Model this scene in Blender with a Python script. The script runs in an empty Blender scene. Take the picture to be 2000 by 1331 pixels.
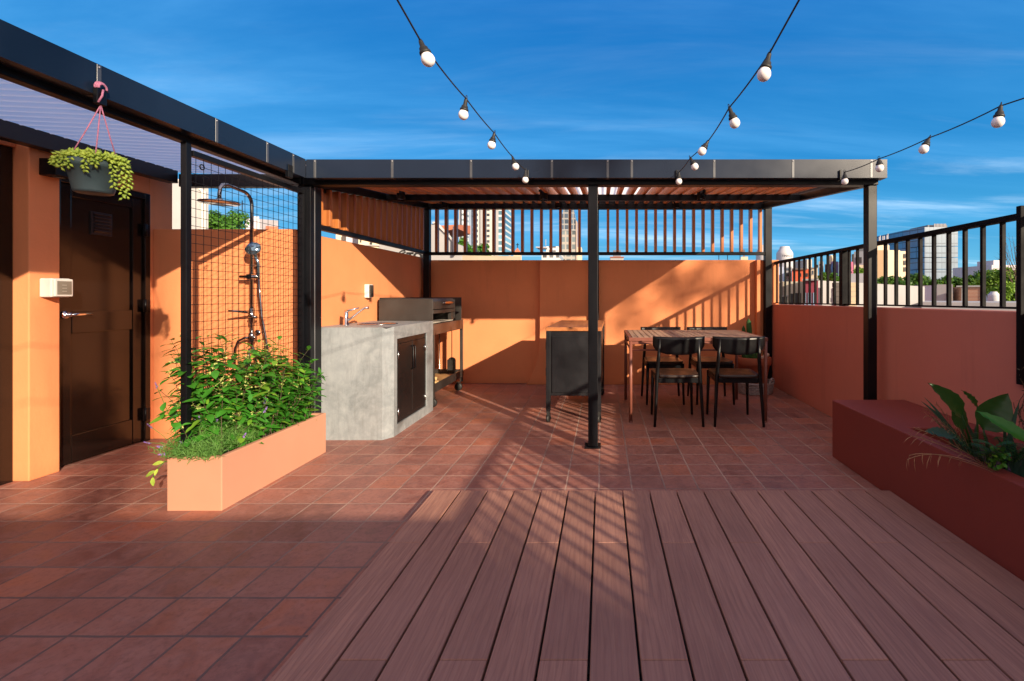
import bpy, bmesh, math, random
from mathutils import Vector, Matrix, noise
random.seed(7)
scene = bpy.context.scene
COL = scene.collection
R = math.radians
CAM_H = 1.16
FPX = 900.0
VX, VY = 1177.0, 578.0

def at(px, py, Y):
    """a point of the place seen at photo pixel (px, py), Y metres away"""
    return Vector(((px - VX) * Y / FPX, Y, CAM_H + (VY - py) * Y / FPX))

def s2l(c):
    return tuple(((v / 255.0) / 12.92 if v / 255.0 <= 0.04045 else ((v / 255.0 + 0.055) / 1.055) ** 2.4) for v in c)

# ------------------------------------------------------------------ mesh builder
class MB:
    def __init__(self):
        self.v = []; self.f = []; self.m = []; self.smooth = []
        self.mi = 0; self.sm = False
    def add(self, verts, faces):
        o = len(self.v)
        self.v.extend([Vector(p) for p in verts])
        for f in faces:
            self.f.append([i + o for i in f]); self.m.append(self.mi); self.smooth.append(self.sm)
    def box(self, x0, x1, y0, y1, z0, z1, M=None):
        vs = [(x0,y0,z0),(x1,y0,z0),(x1,y1,z0),(x0,y1,z0),(x0,y0,z1),(x1,y0,z1),(x1,y1,z1),(x0,y1,z1)]
        if M: vs = [M @ Vector(p) for p in vs]
        self.add(vs, [(0,3,2,1),(4,5,6,7),(0,1,5,4),(1,2,6,5),(2,3,7,6),(3,0,4,7)])
        return self
    def hexa(self, bottom, top):
        self.add(list(bottom) + list(top), [(0,3,2,1),(4,5,6,7),(0,1,5,4),(1,2,6,5),(2,3,7,6),(3,0,4,7)])
        return self
    def prism(self, poly, d, axis='Y', base=0.0):
        """extrude a 2D polygon along an axis from base to base+d"""
        n = len(poly)
        def p3(a, b, c):
            return {'Y': (a, c, b), 'X': (c, a, b), 'Z': (a, b, c)}[axis]
        vs = [p3(a, b, base) for a, b in poly] + [p3(a, b, base + d) for a, b in poly]
        fs = [tuple(range(n)), tuple(range(2*n - 1, n - 1, -1))]
        for i in range(n):
            j = (i + 1) % n
            fs.append((i, i + n, j + n, j))
        self.add(vs, fs)
        return self
    def tube(self, pts, r, n=8, cap=True, flat=1.0):
        pts = [Vector(p) for p in pts]
        rs = r if isinstance(r, (list, tuple)) else [r] * len(pts)
        up = None; rings = []
        for i, p in enumerate(pts):
            a = pts[max(i - 1, 0)]; b = pts[min(i + 1, len(pts) - 1)]
            t = (b - a)
            t = t.normalized() if t.length > 1e-9 else Vector((0, 0, 1))
            if up is None:
                up = t.orthogonal().normalized()
                if abs(t.z) < .9:
                    up = (Vector((0,0,1)) - t * t.z).normalized()
            up = (up - t * up.dot(t))
            up = up.normalized() if up.length > 1e-6 else t.orthogonal().normalized()
            s = t.cross(up)
            rings.append([p + (up * math.cos(2*math.pi*k/n) + s * math.sin(2*math.pi*k/n) * flat) * rs[i] for k in range(n)])
        vs = [q for rg in rings for q in rg]; fs = []
        for i in range(len(pts) - 1):
            for k in range(n):
                a = i*n + k; b = i*n + (k+1) % n
                fs.append((a, a + n, b + n, b)) if False else fs.append((a, b, b + n, a + n))
        if cap:
            fs.append(tuple(range(n - 1, -1, -1))); o = (len(pts) - 1) * n
            fs.append(tuple(range(o, o + n)))
        old = self.sm; self.sm = n > 5
        self.add(vs, fs); self.sm = old
        return self
    def bar(self, a, b, w, h=None):
        """square bar between two points"""
        a = Vector(a); b = Vector(b); h = h or w
        t = (b - a).normalized()
        ref = Vector((0,0,1)) if abs(t.z) < .95 else Vector((0,1,0))
        s = t.cross(ref).normalized(); u = s.cross(t).normalized()
        q = lambda p: [p - s*w/2 - u*h/2, p + s*w/2 - u*h/2, p + s*w/2 + u*h/2, p - s*w/2 + u*h/2]
        A = q(a); B = q(b)
        self.add(A + B, [(0,1,2,3),(7,6,5,4),(0,4,5,1),(1,5,6,2),(2,6,7,3),(3,7,4,0)])
        return self
    def lathe(self, prof, c=(0,0,0), n=24, M=None, sx=1.0, sy=1.0):
        vs = []; fs = []; c = Vector(c)
        for r, z in prof:
            for k in range(n):
                a = 2*math.pi*k/n
                p = Vector((r*math.cos(a)*sx, r*math.sin(a)*sy, z))
                vs.append((M @ p if M else p) + c)
        for i in range(len(prof) - 1):
            for k in range(n):
                a = i*n + k; b = i*n + (k+1) % n
                fs.append((a, b, b + n, a + n))
        if prof[0][0] > 1e-5: fs.append(tuple(range(n - 1, -1, -1)))
        if prof[-1][0] > 1e-5:
            o = (len(prof) - 1)*n; fs.append(tuple(range(o, o + n)))
        old = self.sm; self.sm = True
        self.add(vs, fs); self.sm = old
        return self
    def leaf(self, p, d, nrm, L, W, curl=0.15, fold=0.25):
        """pointed leaf: base p, direction d, face normal nrm"""
        d = d.normalized(); s = d.cross(nrm)
        s = s.normalized() if s.length > 1e-5 else d.orthogonal().normalized()
        n = s.cross(d).normalized()
        ts = (0.0, .22, .5, .78, 1.0); ws = (0.04, .72, 1.0, .62, 0.0)
        vs = []
        for t, w in zip(ts, ws):
            c = p + d*L*t - n*L*curl*t*t
            e = n*W*.5*w*fold
            vs += [c + s*W*.5*w + e, c, c - s*W*.5*w + e]
        fs = []
        for i in range(4):
            a = i*3
            fs += [(a, a+1, a+4, a+3), (a+1, a+2, a+5, a+4)]
        old = self.sm; self.sm = True
        self.add(vs, fs); self.sm = old
    def blade(self, pts, w, nrm=None):
        """narrow blade along points, tapering to a tip"""
        pts = [Vector(p) for p in pts]; n = len(pts); vs = []
        for i, p in enumerate(pts):
            t = (pts[min(i+1, n-1)] - pts[max(i-1, 0)]).normalized()
            s = t.cross(nrm or Vector((0,0,1)))
            s = s.normalized() if s.length > 1e-5 else t.orthogonal().normalized()
            k = i/(n-1); ww = w*(1 - k**2.2)*(.55 + .9*min(k*2, .5))
            u = s.cross(t)
            vs += [p + s*ww/2 + u*ww*.12, p, p - s*ww/2 + u*ww*.12]
        fs = []
        for i in range(n-1):
            a = i*3; fs += [(a, a+1, a+4, a+3), (a+1, a+2, a+5, a+4)]
        old = self.sm; self.sm = True
        self.add(vs, fs); self.sm = old

def root_of(o):
    while o.parent: o = o.parent
    return o

def mesh_obj(name, mb, mats, parent=None, loc=None, bevel=0.0, label=None, seg=2):
    """mesh given in world coordinates; origin = its thing's base"""
    me = bpy.data.meshes.new(name)
    o = bpy.data.objects.new(name, me)
    if parent is not None:
        off = root_of(parent).location.copy()
    elif loc is not None:
        off = Vector(loc)
    else:
        xs = [p.x for p in mb.v]; ys = [p.y for p in mb.v]; zs = [p.z for p in mb.v]
        off = Vector(((min(xs)+max(xs))/2, (min(ys)+max(ys))/2, min(zs)))
    me.from_pydata([tuple(p - off) for p in mb.v], [], mb.f)
    if not isinstance(mats, (list, tuple)): mats = [mats]
    for m in mats: me.materials.append(m)
    me.polygons.foreach_set('material_index', mb.m)
    me.polygons.foreach_set('use_smooth', mb.smooth)
    me.update()
    COL.objects.link(o)
    if parent is not None: o.parent = parent
    else: o.location = off
    if bevel:
        b = o.modifiers.new('edge', 'BEVEL'); b.width = bevel; b.segments = seg; b.limit_method = 'ANGLE'
        b.angle_limit = R(50)
    if label: o['label'] = label
    return o

def tag(o, label, cat, group=None):
    o['label'] = label; o['category'] = cat; o['kind'] = 'thing'
    if group: o['group'] = group
    return o

def structure(o):
    o['kind'] = 'structure'; return o

def thing(name, label, cat, loc, group=None):
    o = bpy.data.objects.new(name, None); COL.objects.link(o)
    o.location = loc; o.empty_display_size = .1
    return tag(o, label, cat, group)

def dup(o, loc, rotz, label, parent=None):
    def rec(src, par):
        c = src.copy(); COL.objects.link(c)
        if par is not None: c.parent = par
        for ch in src.children: rec(ch, c)
        return c
    r = rec(o, None); r.location = loc; r.rotation_euler = (0, 0, rotz)
    r['label'] = label
    return r

# ------------------------------------------------------------------ materials
MATS = {}
class NT:
    def __init__(self, name):
        self.mat = bpy.data.materials.new(name); self.mat.use_nodes = True
        self.t = self.mat.node_tree; self.n = self.t.nodes; self.l = self.t.links
        self.b = self.n['Principled BSDF']; self.out = self.n['Material Output']
    def node(self, typ, **kw):
        nd = self.n.new(typ)
        for k, v in kw.items():
            if k.startswith('_'): setattr(nd, k[1:], v)
            else: nd.inputs[k.replace('__', ' ')].default_value = v
        return nd
    def link(self, a, b): self.l.new(a, b)
    def coords(self, scale=(1,1,1), kind='Object', rot=(0,0,0)):
        tc = self.n.new('ShaderNodeTexCoord'); mp = self.n.new('ShaderNodeMapping')
        mp.inputs['Scale'].default_value = scale; mp.inputs['Rotation'].default_value = rot
        self.link(tc.outputs[kind], mp.inputs['Vector']); return mp.outputs['Vector']
    def world(self, scale=(1,1,1)):
        g = self.n.new('ShaderNodeNewGeometry'); mp = self.n.new('ShaderNodeMapping')
        mp.inputs['Scale'].default_value = scale
        self.link(g.outputs['Position'], mp.inputs['Vector']); return mp.outputs['Vector']
    def noise(self, vec, scale, detail=4, rough=.55, dist=0.0):
        nd = self.node('ShaderNodeTexNoise', Scale=scale, Detail=detail, Roughness=rough, Distortion=dist)
        self.link(vec, nd.inputs['Vector']); return nd.outputs['Fac']
    def ramp(self, fac, stops):
        nd = self.n.new('ShaderNodeValToRGB'); cr = nd.color_ramp
        while len(cr.elements) < len(stops): cr.elements.new(.5)
        for e, (p, c) in zip(cr.elements, stops):
            e.position = p; e.color = (*c, 1) if len(c) == 3 else c
        self.link(fac, nd.inputs['Fac']); return nd.outputs['Color']
    def mix(self, fac, a, b, blend='MIX'):
        nd = self.n.new('ShaderNodeMix'); nd.data_type = 'RGBA'; nd.blend_type = blend
        for k, v in ((0, fac), (6, a), (7, b)):
            if hasattr(v, 'is_linked'): self.link(v, nd.inputs[k])
            elif k == 0: nd.inputs[0].default_value = v
            else: nd.inputs[k].default_value = (*v, 1)
        return nd.outputs[2]
    def math(self, op, a, b=None):
        nd = self.n.new('ShaderNodeMath'); nd.operation = op
        for i, v in enumerate((a, b)):
            if v is None: continue
            if hasattr(v, 'is_linked'): self.link(v, nd.inputs[i])
            else: nd.inputs[i].default_value = v
        return nd.outputs[0]
    def bump(self, h, strength=.2, dist=.01):
        nd = self.node('ShaderNodeBump', Strength=strength, Distance=dist)
        self.link(h, nd.inputs['Height']); self.link(nd.outputs['Normal'], self.b.inputs['Normal'])
    def base(self, c):
        if hasattr(c, 'is_linked'): self.link(c, self.b.inputs['Base Color'])
        else: self.b.inputs['Base Color'].default_value = (*c, 1)
    def set(self, **kw):
        for k, v in kw.items(): self.b.inputs[k.replace('__', ' ')].default_value = v
        return self

def darker(c, k): return tuple(x*k for x in c)

def m_stucco(name, c, var=.10, bump=.25, rough=.85, stain=.0):
    t = NT(name); v = t.world()
    big = t.noise(v, 1.3, 4, .6); fine = t.noise(v, 60, 5, .65); mid = t.noise(v, 9, 4, .6)
    col = t.ramp(big, [(.3, darker(c, 1 - var)), (.7, darker(c, 1 + var*.7))])
    col = t.mix(t.math('MULTIPLY', mid, .22), col, darker(c, .86))
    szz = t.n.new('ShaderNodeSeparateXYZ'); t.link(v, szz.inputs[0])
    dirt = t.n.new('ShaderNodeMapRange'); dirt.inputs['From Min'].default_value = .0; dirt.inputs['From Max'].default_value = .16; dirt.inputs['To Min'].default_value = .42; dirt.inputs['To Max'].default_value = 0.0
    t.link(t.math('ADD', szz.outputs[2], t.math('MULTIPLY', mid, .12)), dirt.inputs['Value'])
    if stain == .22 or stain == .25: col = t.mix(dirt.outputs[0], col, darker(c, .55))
    if stain:
        vs = t.world((3, 3, .35)); st = t.noise(vs, 3, 5, .65)
        col = t.mix(t.ramp(st, [(.56, (0,0,0)), (.75, (stain, stain, stain))]), col, darker(c, .6))
    t.base(col); t.set(Roughness=rough)
    t.bump(t.math('ADD', t.math('MULTIPLY', fine, .5), mid), bump, .004)
    return t.mat

def m_paint(name, c, rough=.4, metal=0.0, spec=.5, var=.12, scale=5, bump=0.0, coat=0.0):
    t = NT(name); v = t.coords()
    n1 = t.noise(v, scale, 4, .6); n2 = t.noise(v, scale*14, 3, .6)
    col = t.ramp(n1, [(.3, darker(c, 1 - var)), (.7, darker(c, 1 + var))])
    t.base(col); t.set(Metallic=metal)
    t.b.inputs['Specular IOR Level'].default_value = spec
    if coat: t.b.inputs['Coat Weight'].default_value = coat
    rr = t.ramp(n1, [(.3, (rough*.8,)*3), (.7, (min(rough*1.25, 1),)*3)])
    t.link(rr, t.b.inputs['Roughness'])
    if bump: t.bump(n2, bump, .002)
    return t.mat

def m_wood(name, c1, c2, axis='Y', rough=.5, scale=1.0, bump=.15, grain=24):
    t = NT(name)
    st = {'X': (.06, 1, 1), 'Y': (1, .06, 1), 'Z': (1, 1, .06)}[axis]
    v = t.world(tuple(s*scale for s in st))
    a = t.noise(v, grain, 6, .65, .4); b = t.noise(v, grain*5, 3, .6)
    w = t.world(tuple(s*scale for s in ((.35, 8.2, 8.2) if axis == 'X' else (8.2, .35, 8.2) if axis == 'Y' else (8.2, 8.2, .35))))
    tone = t.noise(w, 1.0, 1, .4)
    col = t.ramp(a, [(.32, c2), (.52, c1), (.7, darker(c1, 1.15))])
    col = t.mix(t.math('MULTIPLY', tone, .55), col, c2)
    t.base(col); t.set(Roughness=rough)
    t.bump(t.math('ADD', a, t.math('MULTIPLY', b, .5)), bump, .003)
    return t.mat

def m_leaf(name, c1, c2, rough=.4, trans=.35, scale=9.0, spec=.4, young=None):
    t = NT(name)
    v = t.world(); n = t.noise(v, scale, 3, .6)
    col = t.ramp(n, [(.3, c1), (.7, c2)])
    g = t.n.new('ShaderNodeNewGeometry')
    col = t.mix(t.math('MULTIPLY', g.outputs['Random Per Island'], .5), col, darker(c2, 1.25))
    if young: col = t.mix(t.ramp(g.outputs['Random Per Island'], [(.0,(.75,)*3),(.10,(.75,)*3),(.14,(0,)*3),(1,(0,)*3)]), col, young)
    t.base(col); t.set(Roughness=rough); t.b.inputs['Specular IOR Level'].default_value = spec
    tr = t.n.new('ShaderNodeBsdfTranslucent'); mx = t.n.new('ShaderNodeMixShader')
    br = t.mix(.35, col, (.35, .5, .04)); t.link(br, tr.inputs['Color'])
    mx.inputs[0].default_value = trans
    t.link(t.b.outputs[0], mx.inputs[1]); t.link(tr.outputs[0], mx.inputs[2]); t.link(mx.outputs[0], t.out.inputs['Surface'])
    return t.mat

ORANGE = (.74, .265, .108)
M = MATS
M['orange'] = m_stucco('orange_stucco', ORANGE, .10, .5, .85, .22)
M['peach'] = m_stucco('peach_plaster', (.50, .245, .155), .08, .15)
M['parapet'] = m_stucco('shaded_orange_stucco', (.60, .205, .140), .07, .22, .85, .25)  # same orange stucco, tinted pinker: its cool shade is put into the colour
M['oxblood'] = m_stucco('oxblood_cement', (.225, .040, .028), .10, .12, .55)
M['white_wall'] = m_stucco('white_stucco', (.35, .345, .35), .08, .2, .9, .35)
M['cream_wall'] = m_stucco('cream_stucco', (.66, .55, .40), .06, .1, .9, .25)
M['lav_wall'] = m_stucco('pale_grey_stucco', (.52, .50, .54), .07, .1, .9, .3)
M['rail_black'] = m_paint('railing_black', (.004, .004, .005), .62, 0, .14, .3, 6)
M['cupboard'] = m_paint('cupboard_steel', (.010, .0085, .0085), .38, 0, .3, .2, 4)
M['black_steel'] = m_paint('black_steel', (.0035, .0040, .0060), .38, 0, .25, .25, 3)
M['fascia'] = m_paint('anthracite_sheet', (.0085, .0160, .034), .30, 0.0, .24, .12, 1.5)
M['seam'] = m_paint('seam_sheet', (.075, .08, .09), .35, .3, .5, .15)
M['dark_brown'] = m_paint('dark_brown_enamel', (.0085, .0050, .0042), .16, 0, .5, .2, 3, .05)
M['brown_beam'] = m_paint('dark_brown_beam', (.012, .009, .008), .4, 0, .5, .2, 3)
M['chrome'] = m_paint('chrome', (.75, .75, .77), .08, 1.0, .5, .02)
M['dark_chrome'] = m_paint('dark_chrome', (.34, .35, .37), .12, 1.0, .5, .05)
M['steel'] = m_paint('brushed_steel', (.45, .45, .46), .25, 1.0, .5, .06)
M['galv'] = m_paint('zinc_screw', (.40, .41, .43), .4, .8, .5, .1)
M['grill'] = m_paint('grill_steel', (.052, .047, .044), .42, .3, .5, .15, 6)
M['grill_brown'] = m_paint('heated_grill_steel', (.125, .075, .058), .4, .4, .5, .25, 6)
M['soot_shade_black'] = m_paint('soot_shade_black', (.008, .008, .008), .8)  # black for soot and graffiti, also shade painted under the deck and indoors
M['ash'] = m_stucco('fire_brick', (.42, .38, .33), .12, .3)
M['rubber'] = m_paint('black_rubber', (.012, .012, .012), .55)
M['white_plastic'] = m_paint('white_plastic', (.72, .70, .66), .35, 0, .5, .04)
M['grey_glass'] = m_paint('smoked_window', (.20, .19, .16), .12, 0, .6, .25)
M['bulb'] = m_paint('opal_bulb', (.82, .79, .80), .12, 0, .5, .02)
M['pot_grey'] = m_paint('grey_plastic_pot', (.045, .074, .088), .5, 0, .4, .2, 8, .1)
M['pink_cord'] = m_paint('pink_cord', (.42, .16, .25), .8, 0, .2, .3, 160)
M['terracotta'] = m_stucco('terracotta_pot', (.36, .10, .045), .12, .2, .8)
M['wicker'] = m_wood('white_wicker', (.50, .46, .44), (.25, .22, .21), 'X', .8, 1.0, .5, 60)
M['hardwood'] = m_wood('hardwood_slat', (.70, .27, .085), (.44, .14, .042), 'Y', .45)
M['hardwood_up'] = m_wood('hardwood_upright_slat', (.50, .175, .045), (.28, .08, .02), 'Z', .42)
M['block'] = m_wood('butcher_block', (.46, .18, .06), (.27, .085, .028), 'Y', .45, 1.0, .1, 18)
M['grey_wood'] = m_wood('weathered_table_slat', (.44, .29, .20), (.20, .12, .08), 'Y', .6, 1.0, .3, 30)
M['board'] = m_wood('pale_board', (.56, .36, .16), (.42, .25, .10), 'Y', .6)
M['table_steel'] = m_paint('terracotta_enamel', (.20, .068, .046), .42, 0, .45, .1)
M['chair_black'] = m_paint('black_lacquer', (.0040, .0044, .0055), .32, 0, .38, .2, 8)
M['firewood'] = m_wood('firewood', (.62, .42, .20), (.40, .24, .10), 'Y', .8)
M['soil'] = m_stucco('dark_soil', (.035, .024, .017), .4, 1.0)
M['leaf_jasmine'] = m_leaf('jasmine_leaf', (.026, .145, .016), (.062, .255, .026), .27, .28, 10, .55, (.22, .42, .04))
M['leaf_lavender'] = m_leaf('lavender_leaf', (.05, .16, .035), (.12, .26, .05), .6, .25, 12)
M['leaf_lime'] = m_leaf('sedum_leaf', (.19, .33, .045), (.42, .52, .075), .45, .25, 30)
M['leaf_dark'] = m_leaf('broad_leaf', (.007, .040, .010), (.016, .085, .014), .35, .25, 5)
M['leaf_bright'] = m_leaf('bright_blade', (.018, .15, .014), (.03, .21, .02), .35, .35, 5)
M['leaf_agave'] = m_leaf('blue_green_blade', (.010, .045, .032), (.02, .07, .045), .5, .15, 6)
M['leaf_purple'] = m_leaf('purple_leaf', (.045, .014, .085), (.085, .03, .14), .45, .15, 6)
M['leaf_tree'] = m_leaf('tree_leaf', (.035, .135, .012), (.085, .225, .022), .55, .3, .6)
M['leaf_tree_light'] = m_leaf('light_tree_leaf', (.085, .21, .02), (.19, .33, .035), .55, .35, .6)
M['leaf_tree_dark'] = m_leaf('dark_tree_leaf', (.025, .085, .010), (.06, .15, .015), .55, .3, .5)
M['dry_leaf'] = m_leaf('dry_blade', (.30, .17, .09), (.45, .27, .15), .7, .3, 20)
M['flower_purple'] = m_paint('lavender_flower', (.28, .17, .48), .7, 0, .2, .3, 90)
M['flower_white'] = m_leaf('cream_flower', (.42, .50, .10), (.62, .62, .22), .6, .3, 40)
M['bark'] = m_wood('bark', (.13, .085, .055), (.05, .035, .025), 'Z', .9, 1.0, .8, 14)
M['stem'] = m_paint('brown_stem', (.06, .045, .02), .7)
M['cactus'] = m_paint('cactus_skin', (.035, .115, .028), .55, 0, .3, .25, 14)
M['bone'] = m_stucco('pale_stone', (.62, .48, .36), .2, .3)

def m_tiles():
    t = NT('terracotta_floor_tiles')
    g = t.n.new('ShaderNodeNewGeometry')
    mp = t.n.new('ShaderNodeMapping'); mp.inputs['Location'].default_value = (.0185 + 20*.2, -.173 + 20*.2, 0)
    t.link(g.outputs['Position'], mp.inputs['Vector'])
    wob = t.node('ShaderNodeTexNoise', Scale=5.0, Detail=2.0)
    t.link(g.outputs['Position'], wob.inputs['Vector'])
    vm = t.n.new('ShaderNodeVectorMath'); vm.operation = 'MULTIPLY_ADD'
    t.link(wob.outputs['Color'], vm.inputs[0]); vm.inputs[1].default_value = (.008, .008, 0)
    t.link(mp.outputs['Vector'], vm.inputs[2])
    br = t.n.new('ShaderNodeTexBrick'); br.offset = 0.0; br.squash = 1.0
    t.link(vm.outputs[0], br.inputs['Vector'])
    br.inputs['Scale'].default_value = 1.0; br.inputs['Brick Width'].default_value = .2; br.inputs['Row Height'].default_value = .2
    br.inputs['Mortar Size'].default_value = .0056; br.inputs['Mortar Smooth'].default_value = .35
    br.inputs['Color1'].default_value = (0,0,0,1); br.inputs['Color2'].default_value = (1,1,1,1); br.inputs['Mortar'].default_value = (.5,.5,.5,1)
    v = g.outputs['Position']
    patch = t.noise(v, 2.0, 5, .65); fine = t.noise(v, 42, 6, .7); mid = t.noise(v, 11, 5, .65, .6)
    tone = t.ramp(br.outputs['Color'], [(0, (.180, .072, .060)), (.35, (.270, .104, .080)), (.75, (.325, .136, .104)), (1, (.39, .125, .070))])
    col = t.mix(t.ramp(mid, [(.38, (0,0,0)), (.66, (.55,.55,.55))]), tone, (.43, .215, .170))
    col = t.mix(t.ramp(patch, [(.40, (.0,.0,.0)), (.72, (.5,.5,.5))]), col, (.26, .120, .095))
    col = t.mix(t.ramp(fine, [(.48, (0,0,0)), (.75, (.55,.55,.55))]), col, (.10, .045, .035))
    blot = t.noise(v, 5.5, 6, .7, 1.2); col = t.mix(t.ramp(blot, [(.50, (0,0,0)), (.68, (.5,.5,.5))]), col, (.165, .082, .072))
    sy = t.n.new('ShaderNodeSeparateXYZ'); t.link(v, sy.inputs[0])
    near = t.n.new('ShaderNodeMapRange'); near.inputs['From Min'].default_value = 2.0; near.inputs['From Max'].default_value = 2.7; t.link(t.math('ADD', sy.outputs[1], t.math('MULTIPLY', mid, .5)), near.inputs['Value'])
    mort = t.mix(near.outputs[0], (.150, .098, .088), t.ramp(patch, [(.42, (.40, .265, .21)), (.62, (.23, .15, .13))]))  # grout darkened toward the viewer: foreground shade put into its colour
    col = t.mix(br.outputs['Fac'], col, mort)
    t.base(col)
    rr = t.ramp(mid, [(.3, (.36,)*3), (.7, (.62,)*3)])
    rr = t.mix(br.outputs['Fac'], rr, (.9, .9, .9)); t.link(rr, t.b.inputs['Roughness'])
    t.b.inputs['Specular IOR Level'].default_value = .35
    hgt = t.math('SUBTRACT', t.math('ADD', t.math('MULTIPLY', mid, .35), t.math('MULTIPLY', fine, .12)), br.outputs['Fac'])
    t.bump(hgt, .45, .004)
    return t.mat
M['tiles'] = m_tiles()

def m_deck():
    t = NT('composite_deck_board')
    v = t.world((1, .05, 1)); fine = t.noise(v, 70, 5, .7, .5)
    v2 = t.world((1.0, .22, 1)); rings = t.node('ShaderNodeTexWave', Scale=16.0, Distortion=9.0, Detail=2.5)
    rings.inputs['Detail Scale'].default_value = .8
    t.link(v2, rings.inputs['Vector'])
    g = t.n.new('ShaderNodeNewGeometry')
    base = t.mix(g.outputs['Random Per Island'], (.285, .143, .100), (.445, .222, .152))
    col = t.mix(t.ramp(fine, [(.38, (.0,)*3), (.62, (.6,)*3)]), base, (.215, .095, .072))
    col = t.mix(t.ramp(rings.outputs['Fac'], [(.0, (.28,)*3), (.25, (0,)*3)]), col, (.17, .075, .058))
    big = t.noise(t.world(), 2.2, 4, .6)
    col = t.mix(t.ramp(big, [(.45, (0,)*3), (.75, (.3,)*3)]), col, (.44, .23, .18))
    t.base(col); t.set(Roughness=.62)
    t.bump(t.math('ADD', fine, t.math('MULTIPLY', rings.outputs['Fac'], .4)), .22, .0025)
    return t.mat
M['deck'] = m_deck()

def m_concrete():
    t = NT('polished_cement')
    v = t.world(); a = t.noise(v, 2.6, 6, .65, .8); b = t.noise(v, 13, 6, .7, .5); c = t.noise(t.world((5, 5, .7)), 6, 5, .7)
    col = t.ramp(a, [(.28, (.150, .172, .186)), (.5, (.230, .256, .276)), (.72, (.315, .342, .365))])
    col = t.mix(t.ramp(b, [(.42, (0,)*3), (.72, (.6,)*3)]), col, (.36, .388, .41))
    col = t.mix(t.ramp(c, [(.5, (0,)*3), (.75, (.45,)*3)]), col, (.135, .143, .15))
    sp = t.noise(v, 3.3, 1, .3)
    col = t.mix(t.ramp(sp, [(.70, (0,)*3), (.78, (.7,)*3)]), col, (.09, .088, .085))
    t.base(col); t.set(Roughness=.5)
    t.bump(t.math('ADD', a, t.math('MULTIPLY', b, .4)), .18, .004)
    return t.mat
M['cement'] = m_concrete()

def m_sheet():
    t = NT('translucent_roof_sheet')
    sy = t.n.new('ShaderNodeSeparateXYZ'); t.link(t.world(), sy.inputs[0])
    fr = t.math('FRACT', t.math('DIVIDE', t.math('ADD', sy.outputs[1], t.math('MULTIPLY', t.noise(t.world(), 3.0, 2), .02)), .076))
    cc = t.ramp(fr, [(.0, (.58,.56,.60)), (.18, (.80,.78,.80)), (.46, (.97,.96,.95)), (.56, (.96,.95,.94)), (.64, (.72,.69,.73)), (1.0, (.58,.56,.60))])  # painted light and dark bands stand in for highlights on the corrugations
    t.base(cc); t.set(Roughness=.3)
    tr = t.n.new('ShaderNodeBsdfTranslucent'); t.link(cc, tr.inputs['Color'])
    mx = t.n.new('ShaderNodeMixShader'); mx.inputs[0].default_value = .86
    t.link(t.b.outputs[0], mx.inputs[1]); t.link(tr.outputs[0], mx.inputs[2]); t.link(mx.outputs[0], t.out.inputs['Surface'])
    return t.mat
M['sheet'] = m_sheet()

def m_facade(name, wall, glass, sx, sy, wx=.55, wy=.5, rough=.8):
    """storeys of windows in the wall's own pattern (object coordinates: X or Y along, Z up)"""
    t = NT(name)
    tc = t.n.new('ShaderNodeTexCoord'); sep = t.n.new('ShaderNodeSeparateXYZ'); t.link(tc.outputs['Object'], sep.inputs[0])
    u = t.math('ADD', sep.outputs[0], sep.outputs[1])
    fu = t.math('FRACT', t.math('DIVIDE', u, sx)); fv = t.math('FRACT', t.math('DIVIDE', sep.outputs[2], sy))
    mk = t.math('MULTIPLY', t.math('LESS_THAN', fu, wx), t.math('LESS_THAN', fv, wy))
    cu = t.math('FLOOR', t.math('DIVIDE', u, sx)); cv = t.math('FLOOR', t.math('DIVIDE', sep.outputs[2], sy))
    cb = t.n.new('ShaderNodeCombineXYZ'); t.link(cu, cb.inputs[0]); t.link(cv, cb.inputs[1])
    wn = t.n.new('ShaderNodeTexWhiteNoise'); wn.noise_dimensions = '2D'; t.link(cb.outputs[0], wn.inputs['Vector'])
    gl = t.mix(wn.outputs['Value'], darker(glass, .55), darker(glass, 1.5))
    n = t.noise(t.world(), .15, 4, .6)
    wl = t.ramp(n, [(.3, darker(wall, .88)), (.7, darker(wall, 1.06))])
    t.base(t.mix(mk, wl, gl))
    rr = t.mix(mk, (rough,)*3, (.15,)*3); t.link(rr, t.b.inputs['Roughness'])
    return t.mat
# ================================================================== SETTING
g = MB(); g.add([(-4000,-4000,-11),(4000,-4000,-11),(4000,4000,-11),(-4000,4000,-11)], [(0,1,2,3)])
M['ground'] = m_stucco('city_ground', (.13, .12, .11), .2, .1)
structure(mesh_obj('ground', g, M['ground'], loc=(0,0,-11)))

# the terrace floor slab, tiled
fl = MB(); fl.box(-4.2, 2.5, -1.6, 6.4, -.25, 0)
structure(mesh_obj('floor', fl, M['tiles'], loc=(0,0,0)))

# composite deck: 17 boards across, butt joints alternate
dk = MB(); PITCH = .1548; DX0 = -.971
for i in range(17):
    x0 = DX0 + i*PITCH + .0042; x1 = DX0 + (i+1)*PITCH - .0042
    if i == 0: x0 = DX0
    if i == 16: x1 = 1.652
    cuts = [-1.32, (1.418 if i % 2 else 2.07) - 2.2, 1.418 if i % 2 else 2.09, 2.653]
    for a, b in zip(cuts[:-1], cuts[1:]):
        dk.box(x0, x1, a + .0012, b - .0012, .012, .04)
structure(mesh_obj('deck', dk, M['deck'], loc=(0,0,.012), bevel=.0022, seg=1))
ds = MB()
for y in (-1.1, -.6, -.1, .4, .9, 1.4, 1.9, 2.4): ds.box(DX0 + .01, 1.645, y, y + .05, .002, .0105)
structure(mesh_obj('deck_joists', ds, M['soot_shade_black'], loc=(0,0,0)))
ds = MB(); ds.box(DX0+.004, 1.65, -1.3, 2.648, .0008, .0016)  # black sheet added under the boards so their gaps read as shade
structure(mesh_obj('deck_gap_shade', ds, M['soot_shade_black'], loc=(0,0,0)))

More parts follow.
